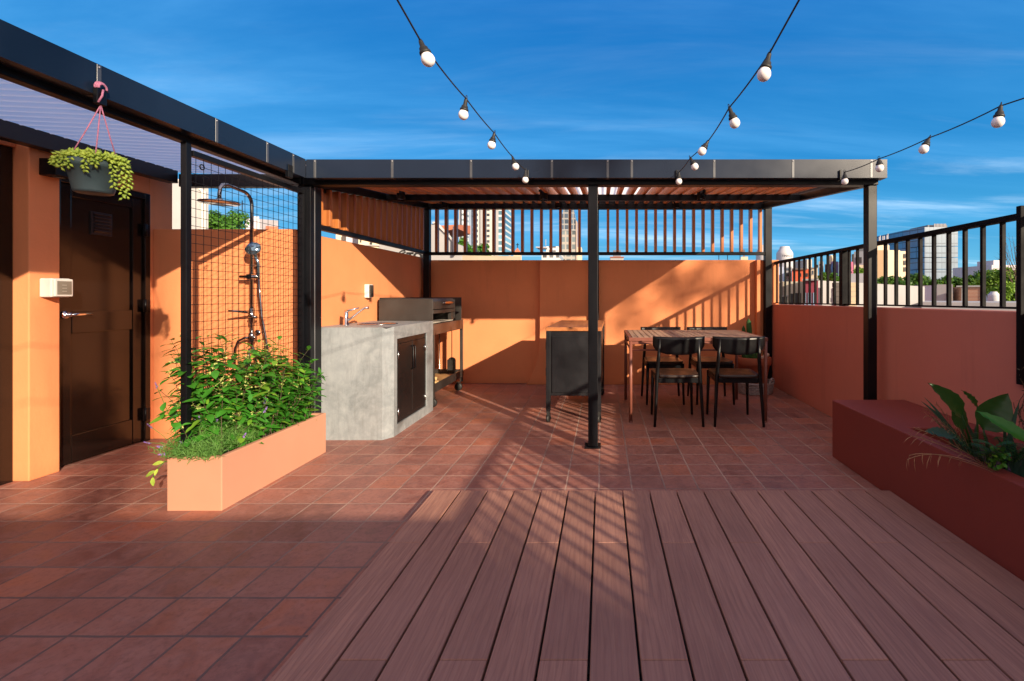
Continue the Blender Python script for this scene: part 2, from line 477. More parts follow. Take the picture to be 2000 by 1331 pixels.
# ------------------------------------------------------------------ walls
w = MB(); w.box(-2.33, 2.30, 6.10, 6.25, 0, 1.632)
# raised right-hand render coat with its flared foot
poly = [(-1.00, 0), (-.965, .05), (-.93, .12), (-.885, .22), (-.855, .32), (-.835, .43), (-.823, .55), (-.820, .70), (-.820, 1.626), (2.30, 1.626), (2.30, 0)]
mbk = MB(); mbk.prism(poly, .088, 'Y', 6.011)
bw = thing('back_wall', 'orange wall at the far end of the terrace, half of it standing proud', 'wall', (0, 6.1, 0))
mesh_obj('wall_body', w, M['orange'], bw, bevel=.006); mesh_obj('raised_render', mbk, M['orange'], bw, bevel=.004)
pl = MB(); pl.box(1.985, 2.03, 5.93, 6.009, 0, 1.62)
mesh_obj('pilaster', pl, M['orange'], bw, bevel=.004)

w = MB(); w.box(-2.48, -2.33, 3.73, 6.098, 0, 1.655)
tag(mesh_obj('kitchen_wall', w, M['orange'], bevel=.006), 'orange rendered wall behind the cement sink counter, below the wooden slat screen', 'wall')
w = MB(); w.box(-3.64, -2.482, 3.73, 3.88, 0, 1.70)
tag(mesh_obj('shower_wall', w, M['orange'], bevel=.006), 'low orange wall carrying the chrome shower, seen through the wire trellis', 'wall')

# door wall with a pilaster and a far end that runs on behind the shower wall
dw = thing('door_wall', 'tall orange wall with the brown door in it, under the translucent canopy', 'wall', (-3.7, 3.4, 0))
w = MB()
w.box(-3.84, -3.64, 3.70, 3.90, 0, 2.12)
w.box(-3.84, -3.64, 3.04, 3.70, 1.975, 2.12)
mesh_obj('wall_body', w, M['orange'], dw, bevel=.005)
w = MB(); w.box(-3.84, -3.58, 2.875, 3.04, 0, 2.14)
mesh_obj('pilaster', w, M['orange'], dw, bevel=.006)
w = MB(); w.box(-3.84, -3.66, -1.35, 2.873, 2.085, 2.14); w.box(-3.84, -3.66, -1.35, 1.2, 0, 2.085)
mesh_obj('near_wall', w, M['orange'], dw)

# right parapet
w = MB()
w.hexa([(2.18,-1.35,0),(2.34,-1.35,0),(2.34,6.009,0),(2.18,6.009,0)], [(2.18,-1.35,1.105),(2.34,-1.35,1.105),(2.34,6.009,1.048),(2.18,6.009,1.048)])
tag(mesh_obj('parapet_wall', w, M['parapet'], bevel=.006), 'waist-high orange parapet under the black railing, behind the red bench planter', 'wall')
# wall that closes the terrace behind the camera
w = MB(); w.box(-3.84, 2.34, -1.52, -1.37, 0, 1.66)
tag(mesh_obj('rear_wall', w, M['orange'], bevel=.006), 'orange wall closing the near side of the terrace, behind the viewer', 'wall')

# ------------------------------------------------------------------ doors
dr = thing('panel_door', 'dark brown steel door with two panels, louvred vent and lever handle', 'door', (-3.64, 3.36, 0))
b = MB(); b.box(-3.70, -3.628, 3.042, 3.085, 0, 1.972); b.box(-3.70, -3.628, 3.655, 3.698, 0, 1.972); b.box(-3.70, -3.628, 3.085, 3.655, 1.925, 1.972)
mesh_obj('door_frame', b, M['dark_brown'], dr, bevel=.004)
b = MB(); b.box(-3.84, -3.702, 3.045, 3.695, -.001, .006); mesh_obj('threshold', b, M['soot_shade_black'], dr)
b = MB(); X = -3.655
b.box(-3.69, X - .006, 3.088, 3.652, .012, 1.922)
b.box(X-.006, X+.008, 3.088, 3.165, .012, 1.922); b.box(X-.006, X+.008, 3.575, 3.652, .012, 1.922)
b.box(X-.006, X+.008, 3.165, 3.575, .012, .20); b.box(X-.006, X+.008, 3.165, 3.575, .90, 1.05); b.box(X-.006, X+.008, 3.165, 3.575, 1.84, 1.922)
leafd = mesh_obj('door_leaf', b, M['dark_brown'], dr, bevel=.005)
b = MB(); b.box(X-.006, X+.004, 3.29, 3.43, 1.60, 1.765)
for k in range(6):
    z = 1.615 + k*.024
    b.add([(X+.004,3.305,z),(X+.004,3.415,z),(X+.018,3.415,z+.012),(X+.018,3.305,z+.012),(X+.004,3.305,z+.018),(X+.004,3.415,z+.018)], [(0,1,2,3),(3,2,5,4)])
mesh_obj('vent_louvre', b, m_paint('vent_steel', (.05,.045,.05), .3, .6), leafd)
b = MB(); b.lathe([(.026,0),(.026,.008),(.012,.010),(.012,.045),(0,.046)], (X+.008, 3.125, 1.03), 16, Matrix.Rotation(R(90),4,'Y'))
b.tube([(X+.047,3.125,1.03),(X+.055,3.15,1.032),(X+.055,3.245,1.03)], .0095, 8)
mesh_obj('handle', b, M['chrome'], leafd)
for z in (.22, 1.08, 1.68):
    b = MB(); b.tube([(-3.622,3.652,z-.05),(-3.622,3.652,z+.05)], .010, 8); b.box(-3.628,-3.622,3.635,3.69,z-.045,z+.045)
    mesh_obj('hinge', b, M['black_steel'], leafd)

gd = thing('glazed_door', 'dark framed glazed door at the left edge of the terrace', 'door', (-3.7, 2.0, 0))
b = MB()
b.box(-3.75, -3.675, 2.79, 2.872, 0, 2.082); b.box(-3.75, -3.675, 1.21, 1.29, 0, 2.082); b.box(-3.75, -3.675, 1.29, 2.79, 2.0, 2.082); b.box(-3.75, -3.675, 1.29, 2.79, 0, .06)
mesh_obj('door_frame', b, M['dark_brown'], gd, bevel=.005)
b = MB(); b.box(-3.735, -3.70, 2.71, 2.788, .065, 1.995); b.box(-3.735, -3.70, 2.02, 2.09, .065, 1.995); b.box(-3.735, -3.70, 2.09, 2.71, .065, .13); b.box(-3.735, -3.70, 2.09, 2.71, 1.93, 1.995)
dl = mesh_obj('door_leaf', b, M['black_steel'], gd, bevel=.004)
b = MB(); b.box(-3.722, -3.714, 1.3, 2.71, .066, 1.994)
mesh_obj('pane', b, m_paint('dark_glass', (.012,.013,.016), .06, 0, .8), dl)

b = MB(); b.box(-5.4, -3.85, -1.3, 3.9, -.2, -.02); b.box(-5.4, -3.85, -1.3, 3.9, 2.15, 2.2); b.box(-5.42, -5.4, -1.3, 3.9, -.02, 2.15); b.box(-5.4,-3.85,3.9,3.95,-.02,2.15)  # the interior's darkness is put into the black of this box
tag(mesh_obj('dark_room', b, M['soot_shade_black']), 'dark room behind the brown door and the glazed door', 'room')
# wall lamp, meter box
lp = thing('wall_lamp', 'black cube wall lamp under the canopy beside the brown door', 'wall lamp', (-3.5, 2.95, 1.92))
b = MB(); b.box(-3.579, -3.47, 2.925, 3.045, 1.928, 2.035); mesh_obj('lamp_body', b, M['black_steel'], lp, bevel=.003)
b = MB(); b.lathe([(.028,0),(.028,.004),(0,.004)], (-3.525, 2.985, 1.922), 16); mesh_obj('lens', b, M['grey_glass'], lp)
mt = thing('breaker_box', 'white plastic breaker box with a smoked window, on the orange pilaster', 'breaker box', (-3.55, 2.99, 1.15))
b = MB(); b.box(-3.579, -3.50, 2.925, 3.035, 1.15, 1.272); mesh_obj('box_body', b, M['white_plastic'], mt, bevel=.008)
b = MB(); b.box(-3.50, -3.482, 2.928, 3.032, 1.154, 1.268); mesh_obj('cover_frame', b, M['white_plastic'], mt, bevel=.006)
b = MB(); b.box(-3.4815, -3.478, 2.94, 3.02, 1.168, 1.254); wn = mesh_obj('window', b, M['grey_glass'], mt, bevel=.003)
b = MB()
for z in (1.185, 1.205, 1.225): b.box(-3.4779, -3.4755, 2.965, 2.99, z, z+.006)
mesh_obj('switch_rib', b, m_paint('rib', (.32,.30,.26), .4), wn)
# outlet on the kitchen wall
ot = thing('outlet_box', 'small white outlet box with dark cover, on the wall above the sink', 'outlet', (-2.32, 4.58, 1.14))
b = MB(); b.box(-2.329, -2.285, 4.50, 4.585, 1.14, 1.272); mesh_obj('box_body', b, M['white_plastic'], ot, bevel=.006)
b = MB(); b.box(-2.285, -2.272, 4.508, 4.578, 1.147, 1.265); mesh_obj('cover', b, m_paint('dark_cover', (.05,.045,.04), .3), ot, bevel=.005)

# ------------------------------------------------------------------ pergola
SL = .114
def rz(y): return 2.0 + SL*(y - 3.5)
pg = thing('pergola', 'black steel pergola with hardwood roof slats over the kitchen and dining table', 'pergola', (0, 4.8, 0))
def post(x0, x1, y0, y1, z0, z1, plate=False):
    b = MB(); b.box(x0, x1, y0, y1, z0, z1); p = mesh_obj('post', b, M['black_steel'], pg, bevel=.004)
    if plate:
        b = MB(); b.box(x0-.028, x1+.022, y0-.012, y1+.03, 0, .011); mesh_obj('base_plate', b, M['black_steel'], p, bevel=.002)
post(-.110, -.036, 3.50, 3.575, .0125, 1.999, True)
post(2.018, 2.086, 3.50, 3.57, 0, 1.999)
post(-.122, -.048, 5.90, 5.975, 0, rz(5.93)-.002)
post(-2.300, -2.222, 5.90, 5.978, 0, rz(5.93)-.002)
post(2.086, 2.172, 5.905, 5.985, 0, rz(5.94)-.002)
# the double corner post with a channel between
post(-2.318, -2.218, 3.50, 3.548, 0, 1.999); post(-2.262, -2.215, 3.553, 3.632, 0, 1.999)
b = MB(); b.box(-2.319, -2.216, 3.548, 3.553, 0, 1.998); mesh_obj('corner_channel', b, M['galv'], pg)
def beam(mb, bev=.004): return mesh_obj('beam', mb, M['black_steel'], pg, bevel=bev)
b = MB(); b.box(-2.36, 2.09, 3.49, 3.575, 2.0, 2.184); beam(b)
b = MB(); b.box(-2.23, 2.04, 4.74, 4.80, rz(4.74), rz(4.74)+.062); beam(b)
b = MB(); b.box(-2.30, 2.172, 5.90, 5.985, rz(5.9), rz(5.9)+.068); beam(b)
for x0, x1 in ((2.042, 2.098), (-2.30, -2.235)):
    b = MB(); b.hexa([(x0,3.577,rz(3.577)),(x1,3.577,rz(3.577)),(x1,5.898,rz(5.898)),(x0,5.898,rz(5.898))],
                     [(x0,3.577,rz(3.577)+.07),(x1,3.577,rz(3.577)+.07),(x1,5.898,rz(5.898)+.07),(x0,5.898,rz(5.898)+.07)]); beam(b)
b = MB()
n = 34
for k in range(n):
    x = -2.20 + k*.1245; 
    if x > 2.02: break
    for ya, yb in ((3.578, 4.772), (4.776, 6.02)):
        za, zb = rz(ya)+.063, rz(yb)+.063; h = .104
        b.hexa([(x,ya,za),(x+.034,ya,za),(x+.034,yb,zb),(x,yb,zb)], [(x,ya,za+h),(x+.034,ya,za+h),(x+.034,yb,zb+h),(x,yb,zb+h)])
mesh_obj('roof_slats', b, M['hardwood'], pg, bevel=.002, seg=1)
def sheet(name, parent, xs, ys, zf, along, pitch, amp):
    """corrugated sheet, waves across 'along'"""
    b = MB(); b.sm = True
    if along == 'X':
        n = int((ys[1]-ys[0])/pitch*6); a0, a1 = xs
        vs = []
        for i in range(n+1):
            y = ys[0] + (ys[1]-ys[0])*i/n; dz = amp*math.cos(i/6*2*math.pi)
            vs += [(a0, y, zf(a0, y)+dz), (a1, y, zf(a1, y)+dz)]
    else:
        n = int((xs[1]-xs[0])/pitch*6); vs = []
        for i in range(n+1):
            x = xs[0] + (xs[1]-xs[0])*i/n; dz = amp*math.cos(i/6*2*math.pi)
            vs += [(x, ys[0], zf(x, ys[0])+dz), (x, ys[1], zf(x, ys[1])+dz)]
    b.add(vs, [(2*i, 2*i+2, 2*i+3, 2*i+1) for i in range(n)])
    o = mesh_obj(name, b, M['sheet'], parent)
    return o
sheet('roof_sheet', pg, (-2.19, 2.09), (3.60, 6.15), lambda x, y: rz(y)+.196, 'Y', .076, .009)
for x0, x1 in ((2.0985, 2.1035), (-2.305, -2.3005)):
    b = MB(); b.hexa([(x0,3.50,rz(3.50)+.072),(x1,3.50,rz(3.50)+.072),(x1,6.1,rz(6.1)+.072),(x0,6.1,rz(6.1)+.072)], [(x0,3.50,rz(3.5)+.165),(x1,3.50,rz(3.5)+.165),(x1,6.1,rz(6.1)+.19),(x0,6.1,rz(6.1)+.19)]); mesh_obj('side_light_stop', b, M['black_steel'], pg)  # boards added to stop light leaking between slats and side beams
b = MB(); b.box(-2.30, 2.098, 6.024, 6.03, rz(6.02)+.03, rz(6.02)+.185); mesh_obj('rear_light_stop', b, M['black_steel'], pg)  # board added to close the bright gap above the rear beam
# fascia gutter along the front: lengths with lapped seams
zb, zt = 2.030, 2.166
b = MB(); b.box(-2.188, 2.100, 3.40, 3.404, zb, zt); b.box(-2.188, 2.100, 3.404, 3.488, zb, zb+.004); b.box(-2.188, 2.096, 3.404, 3.42, zt-.004, zt)
b.box(2.096, 2.100, 3.404, 3.488, zb+.004, zt)
fa = mesh_obj('fascia', b, M['fascia'], pg)
def seam(px, parent, yy=3.40):
    x = (px - VX)*yy/FPX
    b = MB(); b.box(x-.009, x+.009, yy-.0025, yy-.0003, zb+.001, zt-.002); b.box(x-.008, x+.008, yy-.002, yy+.05, zb-.0025, zb-.0003)
    s = mesh_obj('seam_strip', b, M['seam'], parent, bevel=.001, seg=1)
    b = MB(); b.lathe([(.0055,0),(.004,.003),(0,.0035)], (x, yy-.0025, zt-.014), 10, Matrix.Rotation(R(90),4,'X'))
    mesh_obj('rivet', b, M['galv'], s)
for px in (615, 766, 920, 1078, 1187, 1234, 1395, 1549, 1702): seam(px, fa)

# slat screens
def rail(mb, parent): return mesh_obj('rail', mb, M['black_steel'], parent, bevel=.003)
sc1 = thing('slat_screen', 'hardwood slat screen above the back wall, sky and towers showing between the slats', 'slat screen', (0, 5.95, 1.68))
b = MB(); b.box(-2.221, -.123, 5.915, 5.965, 1.682, 1.722); rail(b, sc1)
b = MB(); b.box(-.047, 2.085, 5.915, 5.965, 1.682, 1.722); rail(b, sc1)
b = MB()
for k in range(36):
    x = -2.135 + k*.1224 - .016
    if x > 2.06 or -.17 < x < -.03: continue
    b.box(x, x+.034, 5.905, 5.972, 1.7225, rz(5.9)-.002)
mesh_obj('slat_panel', b, M['hardwood_up'], sc1, bevel=.002, seg=1)
sc2 = thing('slat_screen', 'hardwood slat screen over the sink counter, standing side-on above the kitchen wall', 'slat screen', (-2.28, 4.8, 1.69))
b = MB(); b.box(-2.305, -2.255, 3.635, 5.898, 1.690, 1.730); rail(b, sc2)
b = MB()
for k in range(18):
    y = 3.66 + k*.1225; z1 = rz(y)-.002
    b.box(-2.325, -2.238, y, y+.034, 1.7305, z1)
mesh_obj('slat_panel', b, M['hardwood_up'], sc2, bevel=.002, seg=1)

# downlights under the slats
places = [(783, 4.66), (1062, 4.66), (1369, 4.66), (869, 5.82), (1090, 5.82), (1322, 5.82)]
names = ['black cylinder downlight under the front slats nearest the corner post', 'black cylinder downlight under the front slats left of the middle post',
         'black cylinder downlight under the front slats above the dining table', 'black cylinder downlight near the back screen at its left end',
         'black cylinder downlight near the back screen just left of the middle post', 'black cylinder downlight near the back screen right of the middle post']
for (px, y), nm in zip(places, names):
    x = (px - VX)*y/FPX; z = rz(y)
    d = thing('downlight', nm, 'downlight', (x, y, z-.01), 'downlights under the pergola roof')
    b = MB(); b.lathe([(.036,z+.002),(.040,z-.002),(.040,z+.10),(.034,z+.10)], (x,y,0), 20); b.box(x-.05, x+.05, y-.012, y+.012, z+.08, z+.1)
    mesh_obj('lamp_body', b, M['black_steel'], d)
    b = MB(); b.lathe([(.040,z-.004),(.040,z-.002),(.031,z-.002),(.031,z-.004),(.040,z-.004)], (x,y,0), 20); mesh_obj('trim_ring', b, M['steel'], d)

# ------------------------------------------------------------------ canopy on the left
cn = thing('canopy', 'translucent corrugated canopy with dark fascia along the door wall', 'canopy', (-2.9, 1.5, 2.0))
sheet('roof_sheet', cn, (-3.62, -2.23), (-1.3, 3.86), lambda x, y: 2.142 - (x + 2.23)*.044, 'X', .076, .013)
b = MB(); b.box(-2.194, -2.190, -1.35, 3.398, zb, zt); b.box(-2.276, -2.194, -1.35, 3.398, zb, zb+.004); b.box(-2.21, -2.194, -1.35, 3.398, zt-.004, zt)
cf = mesh_obj('fascia', b, M['fascia'], cn)
for px in (193, 423, 522, 573):
    y = FPX*2.19/(VX - px)
    b = MB(); b.box(-2.1897, -2.1875, y-.009, y+.009, zb+.001, zt-.002); b.box(-2.24, -2.188, y-.008, y+.008, zb-.0025, zb-.0003)
    s = mesh_obj('seam_strip', b, M['seam'], cf, bevel=.001, seg=1)
    b = MB(); b.lathe([(.0055,0),(.004,.003),(0,.0035)], (-2.1875, y, zt-.014), 10, Matrix.Rotation(R(90),4,'Y')); mesh_obj('rivet', b, M['galv'], s)
b = MB(); b.box(-2.330, -2.278, -1.35, 3.488, 2.0, 2.10); mesh_obj('beam', b, M['black_steel'], cn, bevel=.004)
b = MB(); b.box(-3.578, -3.50, -1.35, 3.80, 2.085, 2.190); mesh_obj('beam', b, M['brown_beam'], cn, bevel=.004)
b = MB(); b.box(-3.498, -2.32, 3.80, 3.87, 2.06, 2.165); mesh_obj('beam', b, M['brown_beam'], cn, bevel=.004)
b = MB(); b.box(-2.325, -2.27, 3.554, 3.86, 2.0, 2.055); mesh_obj('beam', b, M['brown_beam'], cn, bevel=.004)
b = MB(); b.box(-2.296, -2.263, 2.505, 2.538, .24, 1.999); mesh_obj('post', b, M['black_steel'], cn, bevel=.003)
b = MB(); b.box(-2.205, -2.18, 3.20, 3.245, 1.985, 2.028); b.box(-2.1865, -2.18, 3.20, 3.245, 2.028, 2.075); mesh_obj('bracket', b, M['black_steel'], cn, bevel=.002)

# wire trellis between the canopy post and the corner post
tr = thing('wire_trellis', 'black square wire mesh trellis standing in the planter in front of the shower', 'trellis', (-2.27, 3.0, .25))
b = MB(); b.box(-2.290, -2.255, 2.542, 3.498, 1.93, 1.962); b.box(-2.290, -2.255, 3.47, 3.498, .27, 1.93); b.box(-2.290, -2.255, 2.542, 3.47, .27, .30)
mesh_obj('frame', b, M['black_steel'], tr, bevel=.002)
b = MB()
for k in range(18):
    y = 2.575 + k*.0505; b.tube([(-2.273, y, .30), (-2.273, y, 1.93)], .0015, 4)
for k in range(33):
    z = .335 + k*.0485; b.tube([(-2.269, 2.543, z), (-2.269, 3.47, z)], .0015, 4)
mesh_obj('wire_mesh', b, M['black_steel'], tr)
for y, z in ((2.60, 1.885), (3.43, 1.885)):
    b = MB(); b.tube([(-2.26, y+.014*math.cos(a), z+.014*math.sin(a)) for a in [i*math.pi/8 for i in range(17)]], .0035, 6)
    mesh_obj('eye_ring', b, M['black_steel'], tr)

# ------------------------------------------------------------------ railing
RX = 2.255
rl = thing('railing', 'black steel railing of square balusters on top of the right parapet', 'railing', (RX, 2.4, 1.06))
def pz(y): return 1.105 - (y + 1.35)*(.057/7.36)
b = MB(); b.box(RX-.024, RX+.024, -1.30, 6.0, 1.572, 1.604); mesh_obj('top_rail', b, M['rail_black'], rl, bevel=.003)
b = MB(); b.hexa([(RX-.014,-1.30,pz(-1.3)+.012),(RX+.014,-1.30,pz(-1.3)+.012),(RX+.014,6.0,pz(6)+.012),(RX-.014,6.0,pz(6)+.012)],
                 [(RX-.014,-1.30,pz(-1.3)+.024),(RX+.014,-1.30,pz(-1.3)+.024),(RX+.014,6.0,pz(6)+.024),(RX-.014,6.0,pz(6)+.024)]); mesh_obj('bottom_rail', b, M['rail_black'], rl)
y = 5.96; k = 0
while y > -1.2:
    if not (4.24 < y < 4.40):
        b = MB(); b.box(RX-.010, RX+.010, y-.010, y+.010, pz(y)+.0245, 1.5715); mesh_obj('baluster', b, M['rail_black'], rl)
    y -= .1345
for y in (4.31, .2):
    b = MB(); b.box(RX-.03, RX+.03, y-.03, y+.03, pz(y)+.002, 1.5715); mesh_obj('post', b, M['rail_black'], rl, bevel=.003)
for y in (2.386,):
    b = MB(); b.box(2.152, 2.179, y-.014, y+.014, .70, 1.625); mesh_obj('post', b, M['rail_black'], rl, bevel=.003)
# ================================================================== planters and furniture
pp = thing('planter', 'low peach plastered planter holding jasmine and lavender below the trellis', 'planter', (-2.2, 2.95, 0))
b = MB(); o_ = [(-2.352,2.486),(-2.055,2.486),(-2.055,3.425),(-2.352,3.425)]; i_ = [(-2.325,2.515),(-2.085,2.515),(-2.085,3.395),(-2.325,3.395)]
b.add([(x,y,z) for z in (0,.291) for x,y in o_] + [(x,y,z) for z in (.02,.291) for x,y in i_], [(i,(i+1)%4,4+(i+1)%4,4+i) for i in range(4)] + [(8+(i+1)%4,8+i,12+i,12+(i+1)%4) for i in range(4)] + [(4+i,4+(i+1)%4,12+(i+1)%4,12+i) for i in range(4)])
mesh_obj('planter_body', b, M['peach'], pp, bevel=.005)
b = MB(); b.box(-2.324, -2.086, 2.516, 3.394, .02, .262); mesh_obj('soil', b, M['soil'], pp)

bp = thing('bench_planter', 'long dark red cement bench with a planting trough, against the right parapet', 'planter', (1.9, 1.0, 0))
b = MB(); zt2 = .41
b.prism([(1.655,-1.34),(1.742,-1.34),(1.742,2.62),(2.10,2.62),(2.10,-1.34),(2.179,-1.34),(2.179,3.325),(1.655,3.325)], zt2, 'Z', 0)
mesh_obj('planter_body', b, M['oxblood'], bp, bevel=.007)
b = MB(); b.box(1.743, 2.099, -1.33, 2.617, .03, .31); mesh_obj('soil', b, M['soil'], bp)

# ------------------------------------------------------------------ sink counter
sk = thing('sink_counter', 'grey polished cement kitchen counter with sink and two dark cupboard doors', 'counter', (-2.02, 4.2, 0))
b = MB()
X0, X1, Y0, Y1, H = -2.328, -1.715, 3.70, 4.66, .905
ch = .055
def slab(z0, z1): b.prism([(X0,Y0),(X1-ch,Y0),(X1,Y0+ch*1.6),(X1,Y1),(X0,Y1)], z1-z0, 'Z', z0)
# body with an opening for the doors: build as pieces
b.prism([(X0,Y0),(X1-ch,Y0),(X1,Y0+ch*1.6),(X1,3.845),(X0,3.845)], H-.05, 'Z', 0)
b.box(X0, X1, 4.50, Y1, 0, H-.05); b.box(X0, X1, 3.845, 4.50, .80, H-.05); b.box(X0, X1, 3.845, 4.50, 0, .085); b.box(X0, X1-.10, 3.845, 4.50, .085, .80)
# top with a round hole for the bowl
cx, cy, rr = -2.02, 4.14, .155
ring = [(cx+rr*math.cos(a), cy+rr*.95*math.sin(a)) for a in [2*math.pi*i/32 for i in range(32)]]
outer = []
for i in range(32):
    a = 2*math.pi*i/32; dx, dy = math.cos(a), math.sin(a)
    ks = []
    if dx > 1e-6: ks.append((X1-cx)/dx)
    if dx < -1e-6: ks.append((X0-cx)/dx)
    if dy > 1e-6: ks.append((Y1-cy)/dy)
    if dy < -1e-6: ks.append((Y0-cy)/dy)
    k = min(ks); outer.append((cx+dx*k, cy+dy*k))
corners = [(X1,Y1),(X0,Y1),(X0,Y0),(X1-ch,Y0),(X1,Y0+ch*1.6)]
vs = [(x,y,H) for x,y in ring] + [(x,y,H) for x,y in outer]
fs = [(i, i+32, (i+1)%32+32, (i+1)%32) for i in range(32)]
b.add(vs, fs)
for cxn, cyn in ((X1,Y1),(X0,Y1),(X0,Y0)):
    ang = math.atan2(cyn-cy, cxn-cx) % (2*math.pi); i = int(ang/(2*math.pi)*32)
    b.add([(outer[i][0],outer[i][1],H),(cxn,cyn,H),(outer[(i+1)%32][0],outer[(i+1)%32][1],H)], [(0,1,2)])
b.add([(X0,Y0,H-.05),(X1-ch,Y0,H-.05),(X1,Y0+ch*1.6,H-.05),(X1,Y1,H-.05),(X0,Y1,H-.05),(X0,Y0,H),(X1-ch,Y0,H),(X1,Y0+ch*1.6,H),(X1,Y1,H),(X0,Y1,H)],
      [(0,1,6,5),(1,2,7,6),(2,3,8,7),(3,4,9,8),(4,0,5,9)])
mesh_obj('counter_body', b, M['cement'], sk)
b = MB(); XD = X1 - .012
b.box(XD-.03, XD, 3.847, 4.498, .087, .118); b.box(XD-.03, XD, 3.847, 4.498, .755, .798); b.box(XD-.03, XD, 3.847, 3.875, .118, .755); b.box(XD-.03, XD, 4.47, 4.498, .118, .755)
mesh_obj('door_frame', b, M['cupboard'], sk)
for y0, y1, yh in ((3.877, 4.171, 4.150), (4.175, 4.468, 4.196)):
    b = MB(); b.box(XD-.02, XD+.004, y0, y1, .12, .753); d = mesh_obj('cupboard_door', b, M['cupboard'], sk, bevel=.003)
    b = MB(); b.tube([(XD+.004,yh,.50),(XD+.022,yh,.51),(XD+.022,yh,.70),(XD+.004,yh,.71)], .006, 8); mesh_obj('handle', b, M['black_steel'], d)
    yk = y0 + .002 if y0 < 4 else y1 - .002
    for z in (.18, .66):
        b = MB(); b.tube([(XD+.007,yk,z-.03),(XD+.007,yk,z+.03)], .008, 8); mesh_obj('hinge', b, M['steel'], d)
b = MB(); b.lathe([(rr+.014,H+.0015),(rr+.012,H+.005),(rr-.002,H+.004),(rr-.012,H-.01),(rr-.03,H-.12),(.03,H-.14),(0,H-.142)], (cx,cy,0), 36, None, 1, .95)
mesh_obj('sink_bowl', b, M['steel'], sk)
# mixer tap
tp = thing('mixer_tap', 'chrome mixer tap standing behind the round sink bowl', 'tap', (-2.235, 4.02, H))
fx, fy = -2.205, 3.96
b = MB(); b.lathe([(.026,H),(.026,H+.006),(.019,H+.012),(.018,H+.105),(.016,H+.118),(0,H+.122)], (fx,fy,0), 18); mesh_obj('tap_body', b, M['chrome'], tp)
b = MB(); b.tube([(fx+.005,fy,H+.035),(fx+.05,fy+.02,H+.075),(fx+.11,fy+.05,H+.135),(fx+.135,fy+.06,H+.15),(fx+.16,fy+.07,H+.15)], [.010,.0095,.009,.009,.012], 10); mesh_obj('spout', b, M['chrome'], tp)
b = MB(); b.tube([(fx-.012,fy,H+.118),(fx+.02,fy+.005,H+.128),(fx+.10,fy+.02,H+.15)], [.014,.010,.006], 8, True, .7); mesh_obj('lever', b, M['chrome'], tp)

# ------------------------------------------------------------------ shower
sh = thing('shower_set', 'chrome wall shower with a round rain head, hand shower and hose', 'shower', (-2.80, 3.72, .7))
sx, sy = -2.79, 3.665
pts = [(sx,sy,.82),(sx,sy,1.88)]
pts += [(sx, sy-.09*(1-math.cos(a)), 1.88+.09*math.sin(a)) for a in [R(15*i) for i in range(1,7)]]
pts += [(sx,3.42,1.985),(sx,3.385,1.975),(sx,3.362,1.945),(sx,3.355,1.90),(sx,3.355,1.862)]
b = MB(); b.tube(pts, .0125, 12); mesh_obj('riser_pipe', b, M['dark_chrome'], sh)
b = MB(); b.lathe([(0,1.832),(.120,1.832),(.125,1.838),(.122,1.842),(.03,1.846),(.022,1.856),(.020,1.866),(0,1.867)], (sx,3.355,0), 32); mesh_obj('rain_head', b, M['dark_chrome'], sh)
for z in (.86, 1.40):
    b = MB(); b.tube([(sx,3.729,z),(sx,sy,z)], .011, 10); b.lathe([(.024,0),(.024,.006),(0,.006)], (sx,3.729,z), 16, Matrix.Rotation(R(90),4,'X')); mesh_obj('wall_bracket', b, M['dark_chrome'], sh)
b = MB(); b.tube([(sx-.075,sy-.02,1.31),(sx+.075,sy-.02,1.31)], .014, 10); b.box(sx-.018, sx+.018, sy-.035, sy+.018, 1.292, 1.33); mesh_obj('slide_bracket', b, M['dark_chrome'], sh)
b = MB(); b.lathe([(0,-.014),(.052,-.012),(.056,-.002),(.05,.006),(.018,.022),(0,.024)], (sx+.055,sy-.06,1.53), 24, Matrix.Rotation(R(68),4,'X') @ Matrix.Rotation(R(10),4,'Y'))
b.tube([(sx+.055,sy-.045,1.50),(sx+.075,sy-.035,1.42),(sx+.075,sy-.025,1.30)], [.014,.011,.010], 10)
mesh_obj('hand_shower', b, m_paint('blue_chrome', (.28,.42,.55), .12, .9), sh)
hp = [(sx+.075,sy-.025,1.30),(sx+.085,sy-.03,1.18),(sx+.10,sy-.03,1.0),(sx+.13,sy-.03,.85),(sx+.15,sy-.03,.70),(sx+.14,sy-.03,.58),(sx+.09,sy-.03,.53),(sx+.03,sy-.03,.56),(sx,sy-.03,.64),(sx-.005,sy-.02,.74)]
b = MB(); b.tube(hp, .0078, 8); mesh_obj('hose', b, M['dark_chrome'], sh)
b = MB(); b.tube([(sx,sy-.03,1.03),(sx-.10,sy-.11,1.045)], [.012,.006], 8); b.tube([(sx,sy-.03,1.0),(sx+.06,sy-.03,.99)], .012, 8); b.lathe([(.02,.94),(.02,1.06),(0,1.062)], (sx,sy,0), 14); mesh_obj('diverter', b, M['dark_chrome'], sh)
b = MB(); b.tube([(sx,sy,.83),(sx-.05,sy-.01,.825),(sx-.10,sy-.01,.80),(sx-.125,sy-.01,.74),(sx-.13,sy-.01,.62)], .010, 8); b.lathe([(.022,.79),(.024,.80),(.024,.85),(.016,.87)], (sx,sy,0), 14)
b.tube([(sx,sy-.01,.83),(sx+.045,sy-.02,.83)], .016, 10); b.tube([(sx,sy,.79),(sx+.02,sy,.70),(sx+.045,sy-.01,.63)], .009, 8); mesh_obj('mixer_valve', b, M['dark_chrome'], sh)
b = MB(); b.tube([(sx-.09,sy,.60),(sx+.09,sy,.60)], .018, 12); b.lathe([(.026,0),(.026,.05),(0,.052)], (sx-.045,sy-.07,.60), 14, Matrix.Rotation(R(-90),4,'X')); mesh_obj('valve_body', b, M['dark_chrome'], sh)

